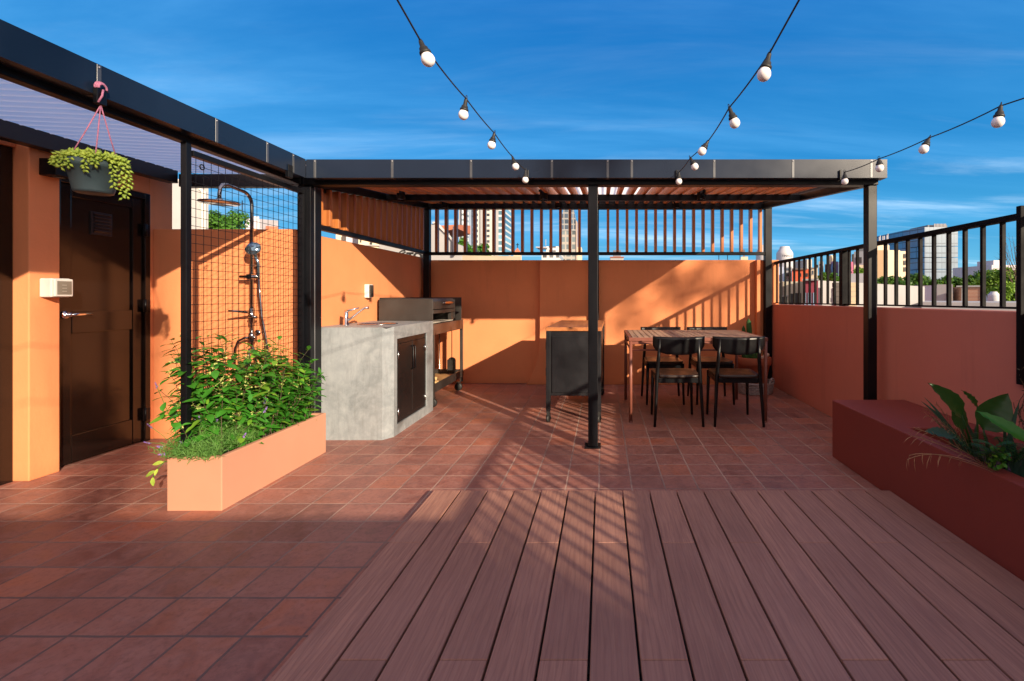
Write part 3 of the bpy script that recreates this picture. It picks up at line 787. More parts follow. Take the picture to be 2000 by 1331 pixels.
# ------------------------------------------------------------------ grill
gr = thing('barbecue_grill', 'dark steel charcoal grill on legs with a wood burner side and an orange handle', 'grill', (-2.0, 5.2, 0))
A0, A1 = 4.705, 5.70; GX0, GX1 = -2.285, -1.735
b = MB(); b.box(GX0, GX1, A0, A0+.012, .895, 1.125); mesh_obj('side_panel', b, M['grill'], gr, bevel=.002)
b = MB(); b.box(GX0, GX1-.01, A1-.012, A1, .76, 1.14); mesh_obj('side_panel', b, M['grill'], gr, bevel=.002)
b = MB(); b.box(GX0, GX0+.012, A0+.013, A1-.013, .80, 1.14); mesh_obj('back_panel', b, M['grill'], gr)
b = MB(); yk = 5.42
b.prism([(GX1,1.02),(GX1,1.10),(GX1-.03,1.128),(GX0+.013,1.132),(GX0+.013,1.128),(GX1-.035,1.120),(GX1-.012,1.098),(GX1-.012,1.02)], yk-A0-.013, 'Y', A0+.013)
b.box(GX0+.013, GX1-.001, yk-.012, yk, .90, 1.118)
hood = mesh_obj('hood', b, M['grill'], gr, bevel=.001)
b = MB(); b.tube([(GX1+.002,4.98,1.083),(GX1+.03,5.0,1.083)], .005, 8); b.tube([(GX1+.03,4.97,1.083),(GX1+.03,5.0,1.083)], .006, 8); mesh_obj('handle_stay', b, M['steel'], hood)
b = MB(); b.tube([(GX1+.03,5.0,1.083),(GX1+.032,5.10,1.085),(GX1+.03,5.24,1.083)], [.010,.013,.009], 10); mesh_obj('handle', b, m_wood('orange_handle', (.52,.14,.03), (.40,.09,.02), 'Y', .4), hood)
b = MB(); b.box(GX1-.012, GX1+.003, A0+.014, yk-.002, .975, 1.012); mesh_obj('drip_rail', b, M['grill'], gr, bevel=.002)
b = MB(); b.box(GX0+.013, GX1-.02, A0+.014, yk-.014, .872, .885); mesh_obj('fire_brick_bed', b, M['ash'], gr)
b = MB(); b.box(GX1-.05, GX1-.012, yk-.10, yk-.013, .888, .97); mesh_obj('ember_guard', b, M['grill'], gr)
b = MB()
for k in range(11):
    y = yk + .02 + k*.022; b.tube([(GX0+.02,y,1.0),(GX1-.02,y,.96)], .006, 6)
mesh_obj('ember_basket', b, M['soot_shade_black'], gr)
b = MB(); b.box(GX0, GX1+.012, A0, A1, .757, .765); b.box(GX1, GX1+.012, A0, A1, .765, .868); b.box(GX0+.002, GX1, A0, A0+.01, .765, .868); b.box(GX0+.002, GX1, A1-.01, A1, .765, .868)
mesh_obj('tray', b, M['grill_brown'], gr, bevel=.002)
for (x, y) in ((GX1-.005, A0+.02), (GX1-.005, A1-.02), (GX0+.02, A0+.02), (GX0+.02, A1-.02)):
    b = MB(); b.box(x-.016, x+.016, y-.016, y+.016, .105, .756); mesh_obj('leg', b, M['grill'], gr, bevel=.002)
for (x, y) in ((GX1-.03, A1-.06), (GX1-.03, A0+.08), (GX0+.05, A1-.06), (GX0+.05, A0+.08)):
    b = MB(); b.lathe([(.0,-.018),(.035,-.018),(.046,-.012),(.046,.012),(.035,.018),(0,.018)], (x,y,.047), 18, Matrix.Rotation(R(90),4,'X')); b.box(x-.02,x+.02,y-.026,y+.026,.08,.105)
    mesh_obj('caster', b, M['rubber'], gr)
b = MB(); b.box(GX0, GX1+.012, A0, A1, .165, .172); b.box(GX1, GX1+.012, A0, A1, .172, .252); b.box(GX0, GX0+.01, A0, A1, .172, .252); b.box(GX0+.01, GX1, A1-.01, A1, .172, .252); b.box(GX0+.01, GX1, A0, A0+.01, .172, .252)
mesh_obj('shelf_tray', b, M['grill'], gr)
b = MB(); b.box(GX0+.015, GX1-.005, A0+.015, A1-.015, .1725, .20); mesh_obj('shelf_board', b, M['board'], gr)
fw = thing('firewood', 'small heap of pale firewood on the lower shelf of the grill', 'firewood', (-1.9, 4.9, .2))
rnd = random.Random(3)
for k in range(7):
    y = 4.78 + (k % 4)*.055 + rnd.uniform(-.01,.01); z = .225 + (k//4)*.05; L = rnd.uniform(.3,.38); r = rnd.uniform(.02,.028)
    b = MB(); b.tube([(-1.76,y,z),(-1.76-L*.5,y+rnd.uniform(-.01,.01),z+rnd.uniform(-.004,.006)),(-1.76-L,y,z)], [r,r*1.05,r*.95], 6); mesh_obj('log', b, M['firewood'], fw)
sv = thing('fire_shovel', 'black fire shovel hanging upright under the grill', 'fire tool', (-1.80, 5.55, .3))
b = MB(); b.tube([(-1.80,5.50,.755),(-1.80,5.50,.40)], .005, 8); mesh_obj('shaft', b, M['black_steel'], sv)
b = MB(); b.prism([(-1.845,.27),(-1.755,.27),(-1.76,.41),(-1.785,.425),(-1.815,.425),(-1.84,.41)], .006, 'Y', 5.50); b.box(-1.846,-1.842,5.47,5.506,.27,.40); b.box(-1.758,-1.754,5.47,5.506,.27,.40); mesh_obj('blade', b, M['grill'], sv)
pk = thing('poker', 'thin steel poker hanging beside the fire shovel', 'fire tool', (-1.93, 5.5, .3))
b = MB(); b.tube([(-1.93,5.45,.755),(-1.93,5.45,.30),(-1.91,5.45,.28)], .0055, 8); mesh_obj('rod', b, M['steel'], pk)

# ------------------------------------------------------------------ kitchen trolley
kt = thing('kitchen_trolley', 'tall black metal trolley with butcher block top on casters behind the middle post', 'trolley', (-.25, 4.8, 0))
MT = Matrix.Translation((-.25, 4.8, 0)) @ Matrix.Rotation(R(-1.5), 4, 'Z')
def tb(x0,x1,y0,y1,z0,z1,mat,name,par,bev=.003):
    b = MB(); b.box(x0,x1,y0,y1,z0,z1,MT); return mesh_obj(name,b,mat,par,bevel=bev)
m_tr = m_paint('black_powder_coat', (.0075,.008,.0105), .42, 0, .4, .3, 4)
W2, D2 = .252, .60
tb(-W2+.012, W2-.012, -D2+.012, D2-.012, .245, .835, m_tr, 'cabinet_body', kt)
for sxn in (-1, 1):
    for syn in (-1, 1):
        x = sxn*(W2-.02); y = syn*(D2-.02)
        tb(x-.02, x+.02, y-.02, y+.02, .105, .836, m_tr, 'leg', kt)
        b = MB(); c = MT @ Vector((x, y, .034)); b.lathe([(0,-.012),(.026,-.012),(.034,-.007),(.034,.007),(.026,.012),(0,.012)], c, 18, Matrix.Rotation(R(90),4,'Y') @ Matrix.Rotation(R(25),4,'X'))
        b.box(c.x-.016,c.x+.016,c.y-.016,c.y+.016,.066,.104); b.tube([(c.x-.019,c.y,.034),(c.x-.014,c.y+.01,.075)], .005, 6); b.tube([(c.x+.019,c.y,.034),(c.x+.014,c.y+.01,.075)], .005, 6)
        mesh_obj('caster', b, M['rubber'], kt)
dd = tb(-W2+.055, W2-.055, -D2+.002, -D2+.0115, .275, .79, m_tr, 'end_panel', kt, .002)
for z in (.42, .66): tb(-W2-.012, -W2+.011, -D2+.06, -D2+.11, z, z+.07, m_tr, 'hinge', kt, .002)
tb(-W2-.003, W2+.003, -D2-.004, D2+.004, .838, .872, M['block'], 'worktop', kt, .003)

# ------------------------------------------------------------------ dining table
dt = thing('dining_table', 'reddish steel dining table with a weathered slatted top', 'table', (.9, 4.7, 0))
TX0, TX1, TY0, TY1, TZ = .24, 1.515, 4.215, 5.17, .776
b = MB(); b.box(TX0,TX1,TY0,TY0+.03,TZ-.032,TZ); b.box(TX0,TX1,TY1-.03,TY1,TZ-.032,TZ); b.box(TX0,TX0+.03,TY0+.03,TY1-.03,TZ-.032,TZ); b.box(TX1-.03,TX1,TY0+.03,TY1-.03,TZ-.032,TZ)
mesh_obj('top_frame', b, M['table_steel'], dt, bevel=.003)
b = MB(); nS = 22; wS = (TX1-TX0-.062)/nS
for k in range(nS):
    x = TX0+.031+k*wS; b.box(x+.0025, x+wS-.0025, TY0+.031, TY1-.031, TZ-.02, TZ+.001)
mesh_obj('slatted_top', b, M['grey_wood'], dt, bevel=.002, seg=1)
b = MB(); b.box(TX0+.01,TX1-.01,TY0+.012,TY0+.026,TZ-.06,TZ-.0325); mesh_obj('apron', b, M['table_steel'], dt)
b = MB(); b.box(TX0+.01,TX1-.01,TY1-.026,TY1-.012,TZ-.06,TZ-.0325); mesh_obj('apron', b, M['table_steel'], dt)
for x in (TX0+.018, TX1-.018):
    for y in (TY0+.018, TY1-.018):
        b = MB(); b.tube([(x,y,.004),(x,y,TZ-.033)], .0155, 12); b.tube([(x,y,0),(x,y,.012)], .018, 10); mesh_obj('leg', b, M['table_steel'], dt)
for y in (TY0+.018, TY1-.018):
    b = MB(); b.tube([(TX0+.03,y,TZ-.115),(TX1-.03,y,TZ-.115)], .0085, 8); mesh_obj('stretcher', b, M['table_steel'], dt)
for x in (TX0+.018, TX1-.018):
    b = MB(); b.tube([(x,TY0+.03,TZ-.115),(x,TY1-.03,TZ-.115)], .0085, 8); mesh_obj('stretcher', b, M['table_steel'], dt)

# ------------------------------------------------------------------ chairs
def make_chair():
    t = thing('dining_chair', 'x', 'chair', (0,0,0), 'black dining chairs at the table')
    CB = M['chair_black']
    for s in (-1, 1):
        b = MB(); b.tube([(s*.215,-.215,0),(s*.203,-.205,.22),(s*.192,-.190,.43),(s*.180,-.200,.60),(s*.170,-.222,.775)], [.012,.015,.0175,.0165,.012], 10); mesh_obj('leg', b, CB, t)
        b = MB(); b.tube([(s*.196,.215,0),(s*.190,.208,.25),(s*.186,.200,.437)], [.0115,.0145,.018], 10); mesh_obj('leg', b, CB, t)
        b = MB(); b.bar((s*.188,-.178,.405),(s*.185,.19,.405),.018,.042); mesh_obj('side_rail', b, CB, t, bevel=.003)
    b = MB(); b.bar((-.175,.198,.405),(.175,.198,.405),.018,.042); mesh_obj('front_rail', b, CB, t, bevel=.003)
    b = MB(); b.bar((-.175,-.186,.405),(.175,-.186,.405),.018,.042); mesh_obj('rear_rail', b, CB, t, bevel=.003)
    # seat: rounded, dished
    b = MB(); b.sm = True; N = 10; top = []; bot = []
    for j in range(N+1):
        v = -1 + 2*j/N
        for i in range(N+1):
            u = -1 + 2*i/N
            hw = .200 + .008*v; x = u*hw*(1 - .10*max(0,abs(v)-.7)/.3*abs(u)**3); y = v*.205 + .015*(1-u*u)*(1 if v > 0 else -1)*abs(v)
            dish = -.010*(1-u*u)*(1-v*v) - (.006 if v > .85 else 0)
            top.append((x,y,.456+dish)); bot.append((x*.97,y*.97,.430+dish))
    o = (N+1)**2; fs = []
    for j in range(N):
        for i in range(N):
            a = j*(N+1)+i; fs += [(a,a+1,a+N+2,a+N+1),(o+a,o+a+N+1,o+a+N+2,o+a+1)]
    for i in range(N):
        fs += [(i,o+i,o+i+1,i+1)]; a = N*(N+1)+i; fs += [(a,a+1,o+a+1,o+a)]
        a = i*(N+1); fs += [(a,a+N+1,o+a+N+1,o+a)]; a = i*(N+1)+N; fs += [(a,o+a,o+a+N+1,a+N+1)]
    b.add(top+bot, fs); mesh_obj('seat', b, m_chairseat, t)
    # backrest: bent plank, ends curving forward
    b = MB(); b.sm = True; N = 16; K = 6; front = []; back = []
    for j in range(K+1):
        v = j/K
        for i in range(N+1):
            u = -1 + 2*i/N; au = abs(u)
            hw = .230 - (.030*max(0, .35-v)/.35 if v < .35 else 0)
            zb_ = .640 + .030*au**3; zt_ = .800 - .004*(1-au*au)
            y = -.242 + .058*u*u - .012*v
            front.append((u*hw, y+.008, zb_+(zt_-zb_)*v)); back.append((u*hw, y-.008, zb_+(zt_-zb_)*v))
    o = (K+1)*(N+1); fs = []
    for j in range(K):
        for i in range(N):
            a = j*(N+1)+i; fs += [(a,a+N+1,a+N+2,a+1),(o+a,o+a+1,o+a+N+2,o+a+N+1)]
    for i in range(N):
        fs += [(i,i+1,o+i+1,o+i)]; a = K*(N+1)+i; fs += [(a,o+a,o+a+1,a+1)]
    for j in range(K):
        a = j*(N+1); fs += [(a,o+a,o+a+N+1,a+N+1)]; a += N; fs += [(a,a+N+1,o+a+N+1,o+a)]
    b.add(front+back, fs); mesh_obj('backrest', b, CB, t)
    return t
m_chairseat = m_paint('dark_seat', (.030,.019,.016), .36, 0, .5, .2, 10)
chair = make_chair()
spots = [(.676, 4.29, 0, 'left one of the two black chairs on the near side of the table'),
         (1.214, 4.29, 0, 'right one of the two black chairs on the near side of the table'),
         (.668, 5.12, math.pi, 'black wooden chair on the wall side of the table, nearer the trolley'),
         (1.202, 5.12, math.pi, 'black wooden chair on the wall side of the table, nearer the cactus pot')]
for i, (x, y, a, lb) in enumerate(spots):
    if i == 0:
        chair.location = (x, y, 0); chair.rotation_euler = (0,0,a); chair['label'] = lb
    else: dup(chair, (x, y, 0), a + (R(-1.5) if i == 1 else 0), lb)

# ------------------------------------------------------------------ cactus pot in a basket
kx, ky = 1.82, 5.58
bk = thing('basket', 'low white woven basket with a looped handle under the cactus pot', 'basket', (kx, ky, 0))
b = MB()
for k in range(7):
    z = .012 + k*.019; r = .215 + .020*k/6
    b.tube([(kx+r*math.cos(a)*(1+.012*math.sin(a*24+k*math.pi)), ky+r*math.sin(a)*(1+.012*math.sin(a*24+k*math.pi)), z) for a in [i*2*math.pi/96 for i in range(97)]], .0115, 6, False)
b.lathe([(.21,.006),(0,.006)], (kx,ky,0), 32)
mesh_obj('basket_body', b, M['wicker'], bk)
for a0 in (-.75, 2.4):
    b = MB(); c = Vector((kx+.235*math.cos(a0), ky+.235*math.sin(a0), .13)); tdir = Vector((-math.sin(a0), math.cos(a0), 0))
    b.tube([c + tdir*.06*math.cos(q) + Vector((0,0,.055*math.sin(q))) for q in [i*math.pi/10 for i in range(11)]], .011, 8); mesh_obj('handle', b, M['wicker'], bk)
cp = thing('flower_pot', 'large terracotta pot standing in the white basket', 'pot', (kx, ky, .02))
b = MB(); b.lathe([(.13,.02),(.165,.18),(.192,.325),(.205,.33),(.212,.345),(.212,.42),(.200,.425),(.190,.40),(.185,.36),(0,.36)], (kx,ky,0), 36); mesh_obj('pot_body', b, M['terracotta'], cp)
b = MB(); b.lathe([(.186,.37),(.1,.385),(0,.39)], (kx,ky,0), 24); mesh_obj('soil', b, M['soil'], cp)
ca = thing('cactus', 'green columnar cactus with several stems in the terracotta pot', 'cactus', (kx, ky, .38))
def cactus_stem(x, y, h, r, lean):
    b = MB(); N = 32; nz = 12; vs = []; fs = []
    for i in range(nz+1):
        t = i/nz; z = .37 + h*t; rad = r*(1 if t < .8 else math.sqrt(max(0, 1-((t-.8)/.2)**2)))*(.85+.15*math.sin(min(t*5,1.5)))
        for k in range(N):
            a = 2*math.pi*k/N; q = rad*(1+.16*math.cos(a*8)); vs.append((x+lean[0]*t+q*math.cos(a), y+lean[1]*t+q*math.sin(a), z))
    for i in range(nz):
        for k in range(N):
            a = i*N+k; c = i*N+(k+1)%N; fs.append((a,c,c+N,a+N))
    b.sm = True; b.add(vs, fs); mesh_obj('stem', b, M['cactus'], ca)
cactus_stem(kx-.03, ky-.02, .52, .029, (-.03, 0)); cactus_stem(kx-.09, ky+.03, .43, .021, (-.015, 0)); cactus_stem(kx+.0, ky-.07, .12, .04, (.02, 0)); cactus_stem(kx-.10, ky-.06, .10, .035, (-.02, 0)); cactus_stem(kx+.05, ky+.04, .14, .03, (0, 0))
st = thing('pebbles', 'pale pink stones on the soil beside the cactus', 'stones', (kx+.11, ky-.08, .39))
for q in range(5):
    b = MB(); c = Vector((kx+.11+rnd.uniform(-.05,.05), ky-.08+rnd.uniform(-.03,.03), .40+q*.012)); r = rnd.uniform(.018,.028)
    b.lathe([(0,-r*.8),(r*.7,-r*.55),(r,0),(r*.65,r*.6),(0,r*.8)], c, 9, Matrix.Rotation(rnd.uniform(0,3),4,'X')); mesh_obj('stone', b, M['bone'], st)

# ------------------------------------------------------------------ hanging basket
hx, hy = -2.185, 1.99
hb = thing('hanging_pot', 'grey plastic hanging pot on pink cords below the canopy fascia', 'hanging pot', (hx, hy, 1.6))
zr_, zb2 = 1.735, 1.605
b = MB(); b.lathe([(.061,zb2),(.063,zb2+.005),(.083,zr_-.030),(.089,zr_-.028),(.092,zr_),(.086,zr_),(.081,zr_-.03),(0,zr_-.03)], (hx-.012,hy,0), 32, None, 1.0, 1.0); mesh_obj('pot_body', b, M['pot_grey'], hb)
b = MB(); b.lathe([(.055,zb2-.004),(.061,zb2-.001),(.0615,zb2+.004)], (hx-.012,hy,0), 28); mesh_obj('saucer', b, M['pot_grey'], hb)
b = MB(); b.lathe([(.082,zr_-.014),(0,zr_-.006)], (hx-.012,hy,0), 20); mesh_obj('soil', b, M['soil'], hb)
hk = Vector((hx+.012, hy+.005, 1.985))
for a in (R(200), R(75), R(-40)):
    b = MB(); e = Vector((hx-.012+.088*math.cos(a), hy+.088*math.sin(a), zr_-.005)); b.tube([hk, (hk+e)/2 + Vector((0,0,-.004)), e], .0023, 8); mesh_obj('cord', b, M['pink_cord'], hb)
b = MB(); b.box(hx+.002, hx+.022, hy-.018, hy+.022, 1.985, 2.055); mesh_obj('clip', b, M['black_steel'], hb, bevel=.003)
b = MB()
for k in range(3):
    r = .016 + .004*k; b.tube([(hx+.022-.004*k, hy+.004+r*math.cos(a), 2.058+r*math.sin(a)) for a in [i*math.pi/10 for i in range(-1,12)]], .0042, 6)
b.tube([(hx+.024,hy+.004,2.05),(hx+.03,hy-.006,2.02),(hx+.022,hy-.014,1.99)], .004, 6)
mesh_obj('knot', b, M['pink_cord'], hb)
sd = thing('trailing_succulent', 'lime green trailing succulent spilling over the grey hanging pot', 'plant', (hx-.012, hy, zr_-.01))
b = MB(); rnd = random.Random(11)
def sedum(pts):
    P = [Vector(p) for p in pts]; seg = len(P)-1
    L = sum((P[i+1]-P[i]).length for i in range(seg)); nn = max(int(L/.0040), 8)
    for i in range(nn):
        t = i/nn*seg; s = min(int(t), seg-1); p = P[s].lerp(P[s+1], t-s); d = (P[s+1]-P[s]).normalized()
        o = d.orthogonal().normalized(); o.rotate(Matrix.Rotation(i*2.399, 3, d)) 
        dd2 = (o*.85 + d*.75).normalized(); k = 1 - .3*i/nn
        l = .031*k*rnd.uniform(.85,1.15); s2 = dd2.orthogonal().normalized(); u2 = s2.cross(dd2)
        r = .0078*k
        ring = [p + dd2*l*.45 + (s2*math.cos(a)+u2*math.sin(a))*r for a in (0,1.257,2.513,3.77,5.027)]
        b.sm = True
        b.add([p]+ring+[p+dd2*l], [(0,1,2),(0,2,3),(0,3,4),(0,4,5),(0,5,1),(6,2,1),(6,3,2),(6,4,3),(6,5,4),(6,1,5)])
c0 = Vector((hx-.012, hy, zr_))
arms = [(185,.15,.055,-.005),(200,.12,.045,-.02),(165,.13,.05,0.0),(215,.10,.03,-.055),(250,.09,.03,-.05),(265,.085,.025,-.045),(285,.09,.03,-.035),(300,.09,.03,-.06),(320,.10,.03,-.03),(345,.115,.025,-.12),(355,.12,.03,-.16),(5,.12,.03,-.15),(12,.115,.03,-.11),(40,.11,.035,-.03),(90,.10,.045,-.01),(120,.11,.045,-.01),(140,.12,.05,-.01),(230,.05,.05,.03),(300,.05,.05,.02),(20,.05,.05,.03),(100,.04,.05,.04),(335,.08,.04,0.0),(190,.08,.045,.02),(270,.06,.04,.01)]
for a, rout, up, dn in [q for i, q in enumerate(arms) if i not in (3, 6, 13, 19, 22)]:
    a = R(a + rnd.uniform(-6,6)); dv = Vector((math.cos(a), math.sin(a), 0))
    p1 = c0 + dv*.045 + Vector((0,0,-.01)); p2 = c0 + dv*min(rout,.095)*.85 + Vector((0,0,up*.8)); p3 = c0 + dv*rout + Vector((0,0,up*.5 if dn > -.03 else .005)); p4 = c0 + dv*(rout+.014) + Vector((0,0,dn))
    sedum([p1,p2,p3,p4])
mesh_obj('foliage', b, M['leaf_lime'], sd)

# ------------------------------------------------------------------ string lights
def strand(label, bulbs, pre, post, lbls):
    """cord through the tops of its lamps; each lamp is a part"""
    t = thing('string_lights', label, 'string lights', post, 'festoon strings over the terrace')
    tops = []
    for (px, py, D, lx, ly) in bulbs:
        Y = .0466*FPX/D; c = at(px, py, Y)
        ax = Vector((lx*Y/FPX, -.004, -ly*Y/FPX)); top = c + ax
        tops.append((top, c))
    line = [Vector(post)] + [tp for tp, c in tops] + [Vector(pre)]
    b = MB(); dense = []
    for i in range(len(line)-1):
        a, e = line[i], line[i+1]; L = (e-a).length
        for k in range(6):
            q = k/6; dense.append(a.lerp(e, q) + Vector((0,0,-.014*L*4*q*(1-q))))
    dense.append(line[-1])
    b.tube(dense, .0030, 6); mesh_obj('cord', b, M['rubber'], t)
    for top, c in tops:
        ax = (top - c); L = ax.length; axn = ax.normalized()
        Mx = axn.to_track_quat('Z', 'Y').to_matrix().to_4x4()
        r = .0233
        b = MB(); b.lathe([(r*.72,r*.78),(r*.86,r*.95),(r*.80,r*1.25),(r*.66,r*1.3),(r*.62,r*1.75),(r*.40,r*2.0),(r*.33,L-.004),(r*.2,L+.004),(0,L+.005)], c, 14, Mx)
        s = mesh_obj('socket', b, M['rubber'], t)
        b = MB(); o = c + axn*(L+.006); b.tube([o + Mx.to_3x3() @ Vector((.006*math.cos(a), 0, .009*math.sin(a))) for a in [i*math.pi/6 for i in range(13)]], .0016, 5); mesh_obj('loop', b, M['rubber'], s)
        b = MB(); b.lathe([(0,-r),(r*.38,-r*.925),(r*.71,-r*.71),(r*.92,-r*.38),(r,0),(r*.92,r*.38),(r*.74,r*.70),(r*.70,r*.80)], c, 22, Mx); mesh_obj('bulb', b, M['bulb'], t)
    return t
strand('festoon string with white globe bulbs, leftmost, ending on the fascia left of the middle post',
       [(836,117,27.0,-14,-36), (905,225,19.6,6,-31), (960,284,16.2,6,-23), (1007,326,14.0,-6,-19), (1026,352,12.6,1,-19)], at(1031,362,3.47), (-.62,-2.2,2.75), None)
strand('festoon string with white globe bulbs, the middle one, ending near the middle post',
       [(1492,146,27.0,10,-40), (1435,241,20.6,-11,-30), (1371,296,16.6,12,-20), (1357,326,14.4,-9,-17), (1326,355,12.4,0,-18)], at(1322,366,3.47), (.60,-2.2,2.7), None)
strand('festoon string with white globe bulbs, rightmost, ending at the right end of the fascia',
       [(1949,239,22.0,4,-31), (1804,292,17.8,10,-22), (1718,329,15.2,-2,-18), (1650,355,13.0,-1,-18)], at(1640,366,3.47), (3.2,.2,2.35), None)
for nm, px, lb in (('cable_hook', 1031, 'small black cable hook on the fascia left of the middle post'), ('cable_hook', 1321, 'small black cable hook on the fascia right of the middle post'), ('cable_hook', 1640, 'small black cable hook on the fascia at its right end')):
    x = (px - VX)*3.4/FPX
    b = MB(); b.box(x-.006, x+.006, 3.385, 3.3970, 2.025, 2.085); b.box(x-.006, x+.006, 3.385, 3.43, 2.012, 2.0265); tag(mesh_obj(nm, b, M['black_steel'], bevel=.002), lb, 'hook', 'cable hooks on the fascia')
# ================================================================== planting
rnd = random.Random(21)
def rv(r=rnd): 
    while True:
        v = Vector((r.uniform(-1,1), r.uniform(-1,1), r.uniform(-1,1)))
        if .05 < v.length < 1: return v.normalized()

# jasmine: shoots from the soil, paired glossy leaves, cream flowers
ja = thing('jasmine', 'bushy star jasmine with glossy leaves climbing the trellis above the peach planter', 'shrub', (-2.2, 2.95, .262))
fol = MB(); stm = MB(); flw = MB()
def hmax(y): 
    t = (y - 2.5)/.95
    return .42 + .26*max(0, 1 - abs(t - .22)/.55) + .10*max(0, 1 - abs(t-.62)/.3) 
for k in range(205):
    y0 = 2.56 + rnd.random()**.9*.81; x0 = rnd.uniform(-2.31, -2.11)
    if k < 34: y0 = rnd.uniform(2.60, 2.72); x0 = rnd.uniform(-2.31, -2.20)
    H = hmax(y0)*rnd.uniform(.35, 1.0)
    if k < 34: H = rnd.uniform(.30, .70)
    if rnd.random() < .12: H *= 1.22
    az = rnd.uniform(0, 6.28); lean = rnd.uniform(.02, .20)
    if y0 < 2.75 and rnd.random() < .42: az = rnd.uniform(2.6, 4.9); lean = rnd.uniform(.08, .22)
    if y0 > 3.2 and rnd.random() < .6: az = rnd.uniform(-.8, 1.9); lean = rnd.uniform(.02, .11)
    p0 = Vector((x0, y0, .25)); pts = []
    for i in range(9):
        t = i/8; sag = max(0, t - .6)**2*.35*rnd.uniform(.3,1)
        pts.append(p0 + Vector((math.cos(az)*lean*t**1.5, math.sin(az)*lean*t**1.5, H*t - sag*lean*2)) + Vector((rnd.uniform(-.008,.008), rnd.uniform(-.008,.008), 0))*(i > 0))
    stm.tube(pts, [.0028*(1-.6*i/8) for i in range(9)], 5)
    L = sum((pts[i+1]-pts[i]).length for i in range(8)); nn = int(L/.038); rot = rnd.uniform(0, 3.14)
    for j in range(1, nn+1):
        t = j/nn*8; s = min(int(t), 7); p = pts[s].lerp(pts[s+1], min(t-s,1)); d = (pts[s+1]-pts[s]).normalized()
        for sg in (-1, 1):
            if rnd.random() < .10: continue
            side = d.orthogonal().normalized(); side.rotate(Matrix.Rotation(rot + j*1.57 + (0 if sg > 0 else math.pi) + rnd.uniform(-.5,.5), 3, d))
            ld = (side*1.0 + d*rnd.uniform(.1,.6) + Vector((0,0,rnd.uniform(-.35,.15)))).normalized()
            nr = (d + Vector((0,0,.8)) + rv()*.35).normalized()
            l = rnd.uniform(.050,.098)*(1 if j < nn else .7)
            fol.leaf(p, ld, nr, l, l*rnd.uniform(.40,.5), rnd.uniform(.05,.3), rnd.uniform(.1,.4))
        if t > 3 and rnd.random() < .16:
            for q in range(rnd.randint(1,3)):
                fd = (rv() + Vector((.3,-.3,.6))).normalized(); fp = p + fd*rnd.uniform(.018,.04)
                flw.tube([p, fp], .0008, 3, False)
                for m in range(4):
                    pd = (rv()*.9 + fd*.7).normalized(); flw.leaf(fp, pd, fd, .011, .0045, .2, .2)
mesh_obj('foliage', fol, M['leaf_jasmine'], ja); mesh_obj('stems', stm, M['stem'], ja); mesh_obj('blossom', flw, M['flower_white'], ja)

lv = thing('lavender', 'low grey green lavender mound with purple flower spikes at the front of the planter', 'plant', (-2.22, 2.6, .262))
fol = MB()
for k in range(700):
    y0 = 2.49 + rnd.random()*.30; x0 = rnd.uniform(-2.375, -2.085) + (y0-2.5)*.05
    az = rnd.uniform(0, 6.28); out = rnd.uniform(.0, .07); H = rnd.uniform(.09, .19)
    if y0 < 2.56: az = rnd.uniform(3.6, 5.8); H *= .75; out = rnd.uniform(.02,.09)
    p = Vector((x0, y0, .265)); tip = p + Vector((math.cos(az)*out, math.sin(az)*out, H - out*.45))
    for j in range(9):
        t = .3 + .7*j/8; q = p.lerp(tip, t); d = ((tip-p).normalized()*.7 + rv()*.8).normalized()
        l = rnd.uniform(.022,.042); fol.blade([q, q+d*l*.5+Vector((0,0,.002)), q+d*l], .0042, rv())
mesh_obj('foliage', fol, M['leaf_lavender'], lv)
for (px, py, y) in [(292,832,2.50),(287,865,2.47),(305,792-40,2.5),(345,806,2.55),(390,818,2.56),(382,836-20,2.6),(355,865,2.5),(423,817,2.6),(460,796,2.72),(461,775,2.8),(518,782,2.78),(519,806-6,2.7),(311,873,2.46),(315,888,2.46),(425,793,2.72),(478,850,2.62)]:
    tip = at(px, py, y); base = Vector((max(-2.35,min(-2.09,tip.x + rnd.uniform(-.01,.03))), max(y, 2.53)+rnd.uniform(.0,.05), min(.30, tip.z-.03))); b = MB()
    b.tube([base, base.lerp(tip, .5) + Vector((0,0,.015)), tip], .0013, 4)
    st_ = mesh_obj('flower_stalk', b, M['leaf_lavender'], lv)
    b = MB(); dv = (tip - base.lerp(tip, .5)).normalized()
    for q in range(34):
        c = tip + dv*(q/34*.036 - .02); o = rv(); b.leaf(c, (o + dv*.4).normalized(), dv, .0085*(1.1-q/50), .006, .1, .3)
    mesh_obj('flower_head', b, M['flower_purple'], st_)
# a pale young shoot over the planter's corner
yl = thing('ivy_shoot', 'pale green young shoot hanging over the left front corner of the planter', 'plant', (-2.36, 2.48, .25))
b = MB(); b.tube([(-2.33,2.53,.27),(-2.36,2.48,.265),(-2.385,2.46,.225),(-2.395,2.455,.19)], .0018, 5); mesh_obj('stem', b, M['leaf_bright'], yl)
b = MB()
for p, d, l in (((-2.36,2.48,.265),(-.9,-.3,-.1),.055),((-2.385,2.46,.225),(-.9,-.2,-.45),.06),((-2.395,2.455,.195),(.1,-.2,-1),.05),((-2.38,2.465,.235),(.2,-.6,-.5),.04)):
    b.leaf(Vector(p), Vector(d), Vector((.1,-.7,.6)), l, l*.45, .15, .25)
mesh_obj('foliage', b, M['leaf_lime'], yl)
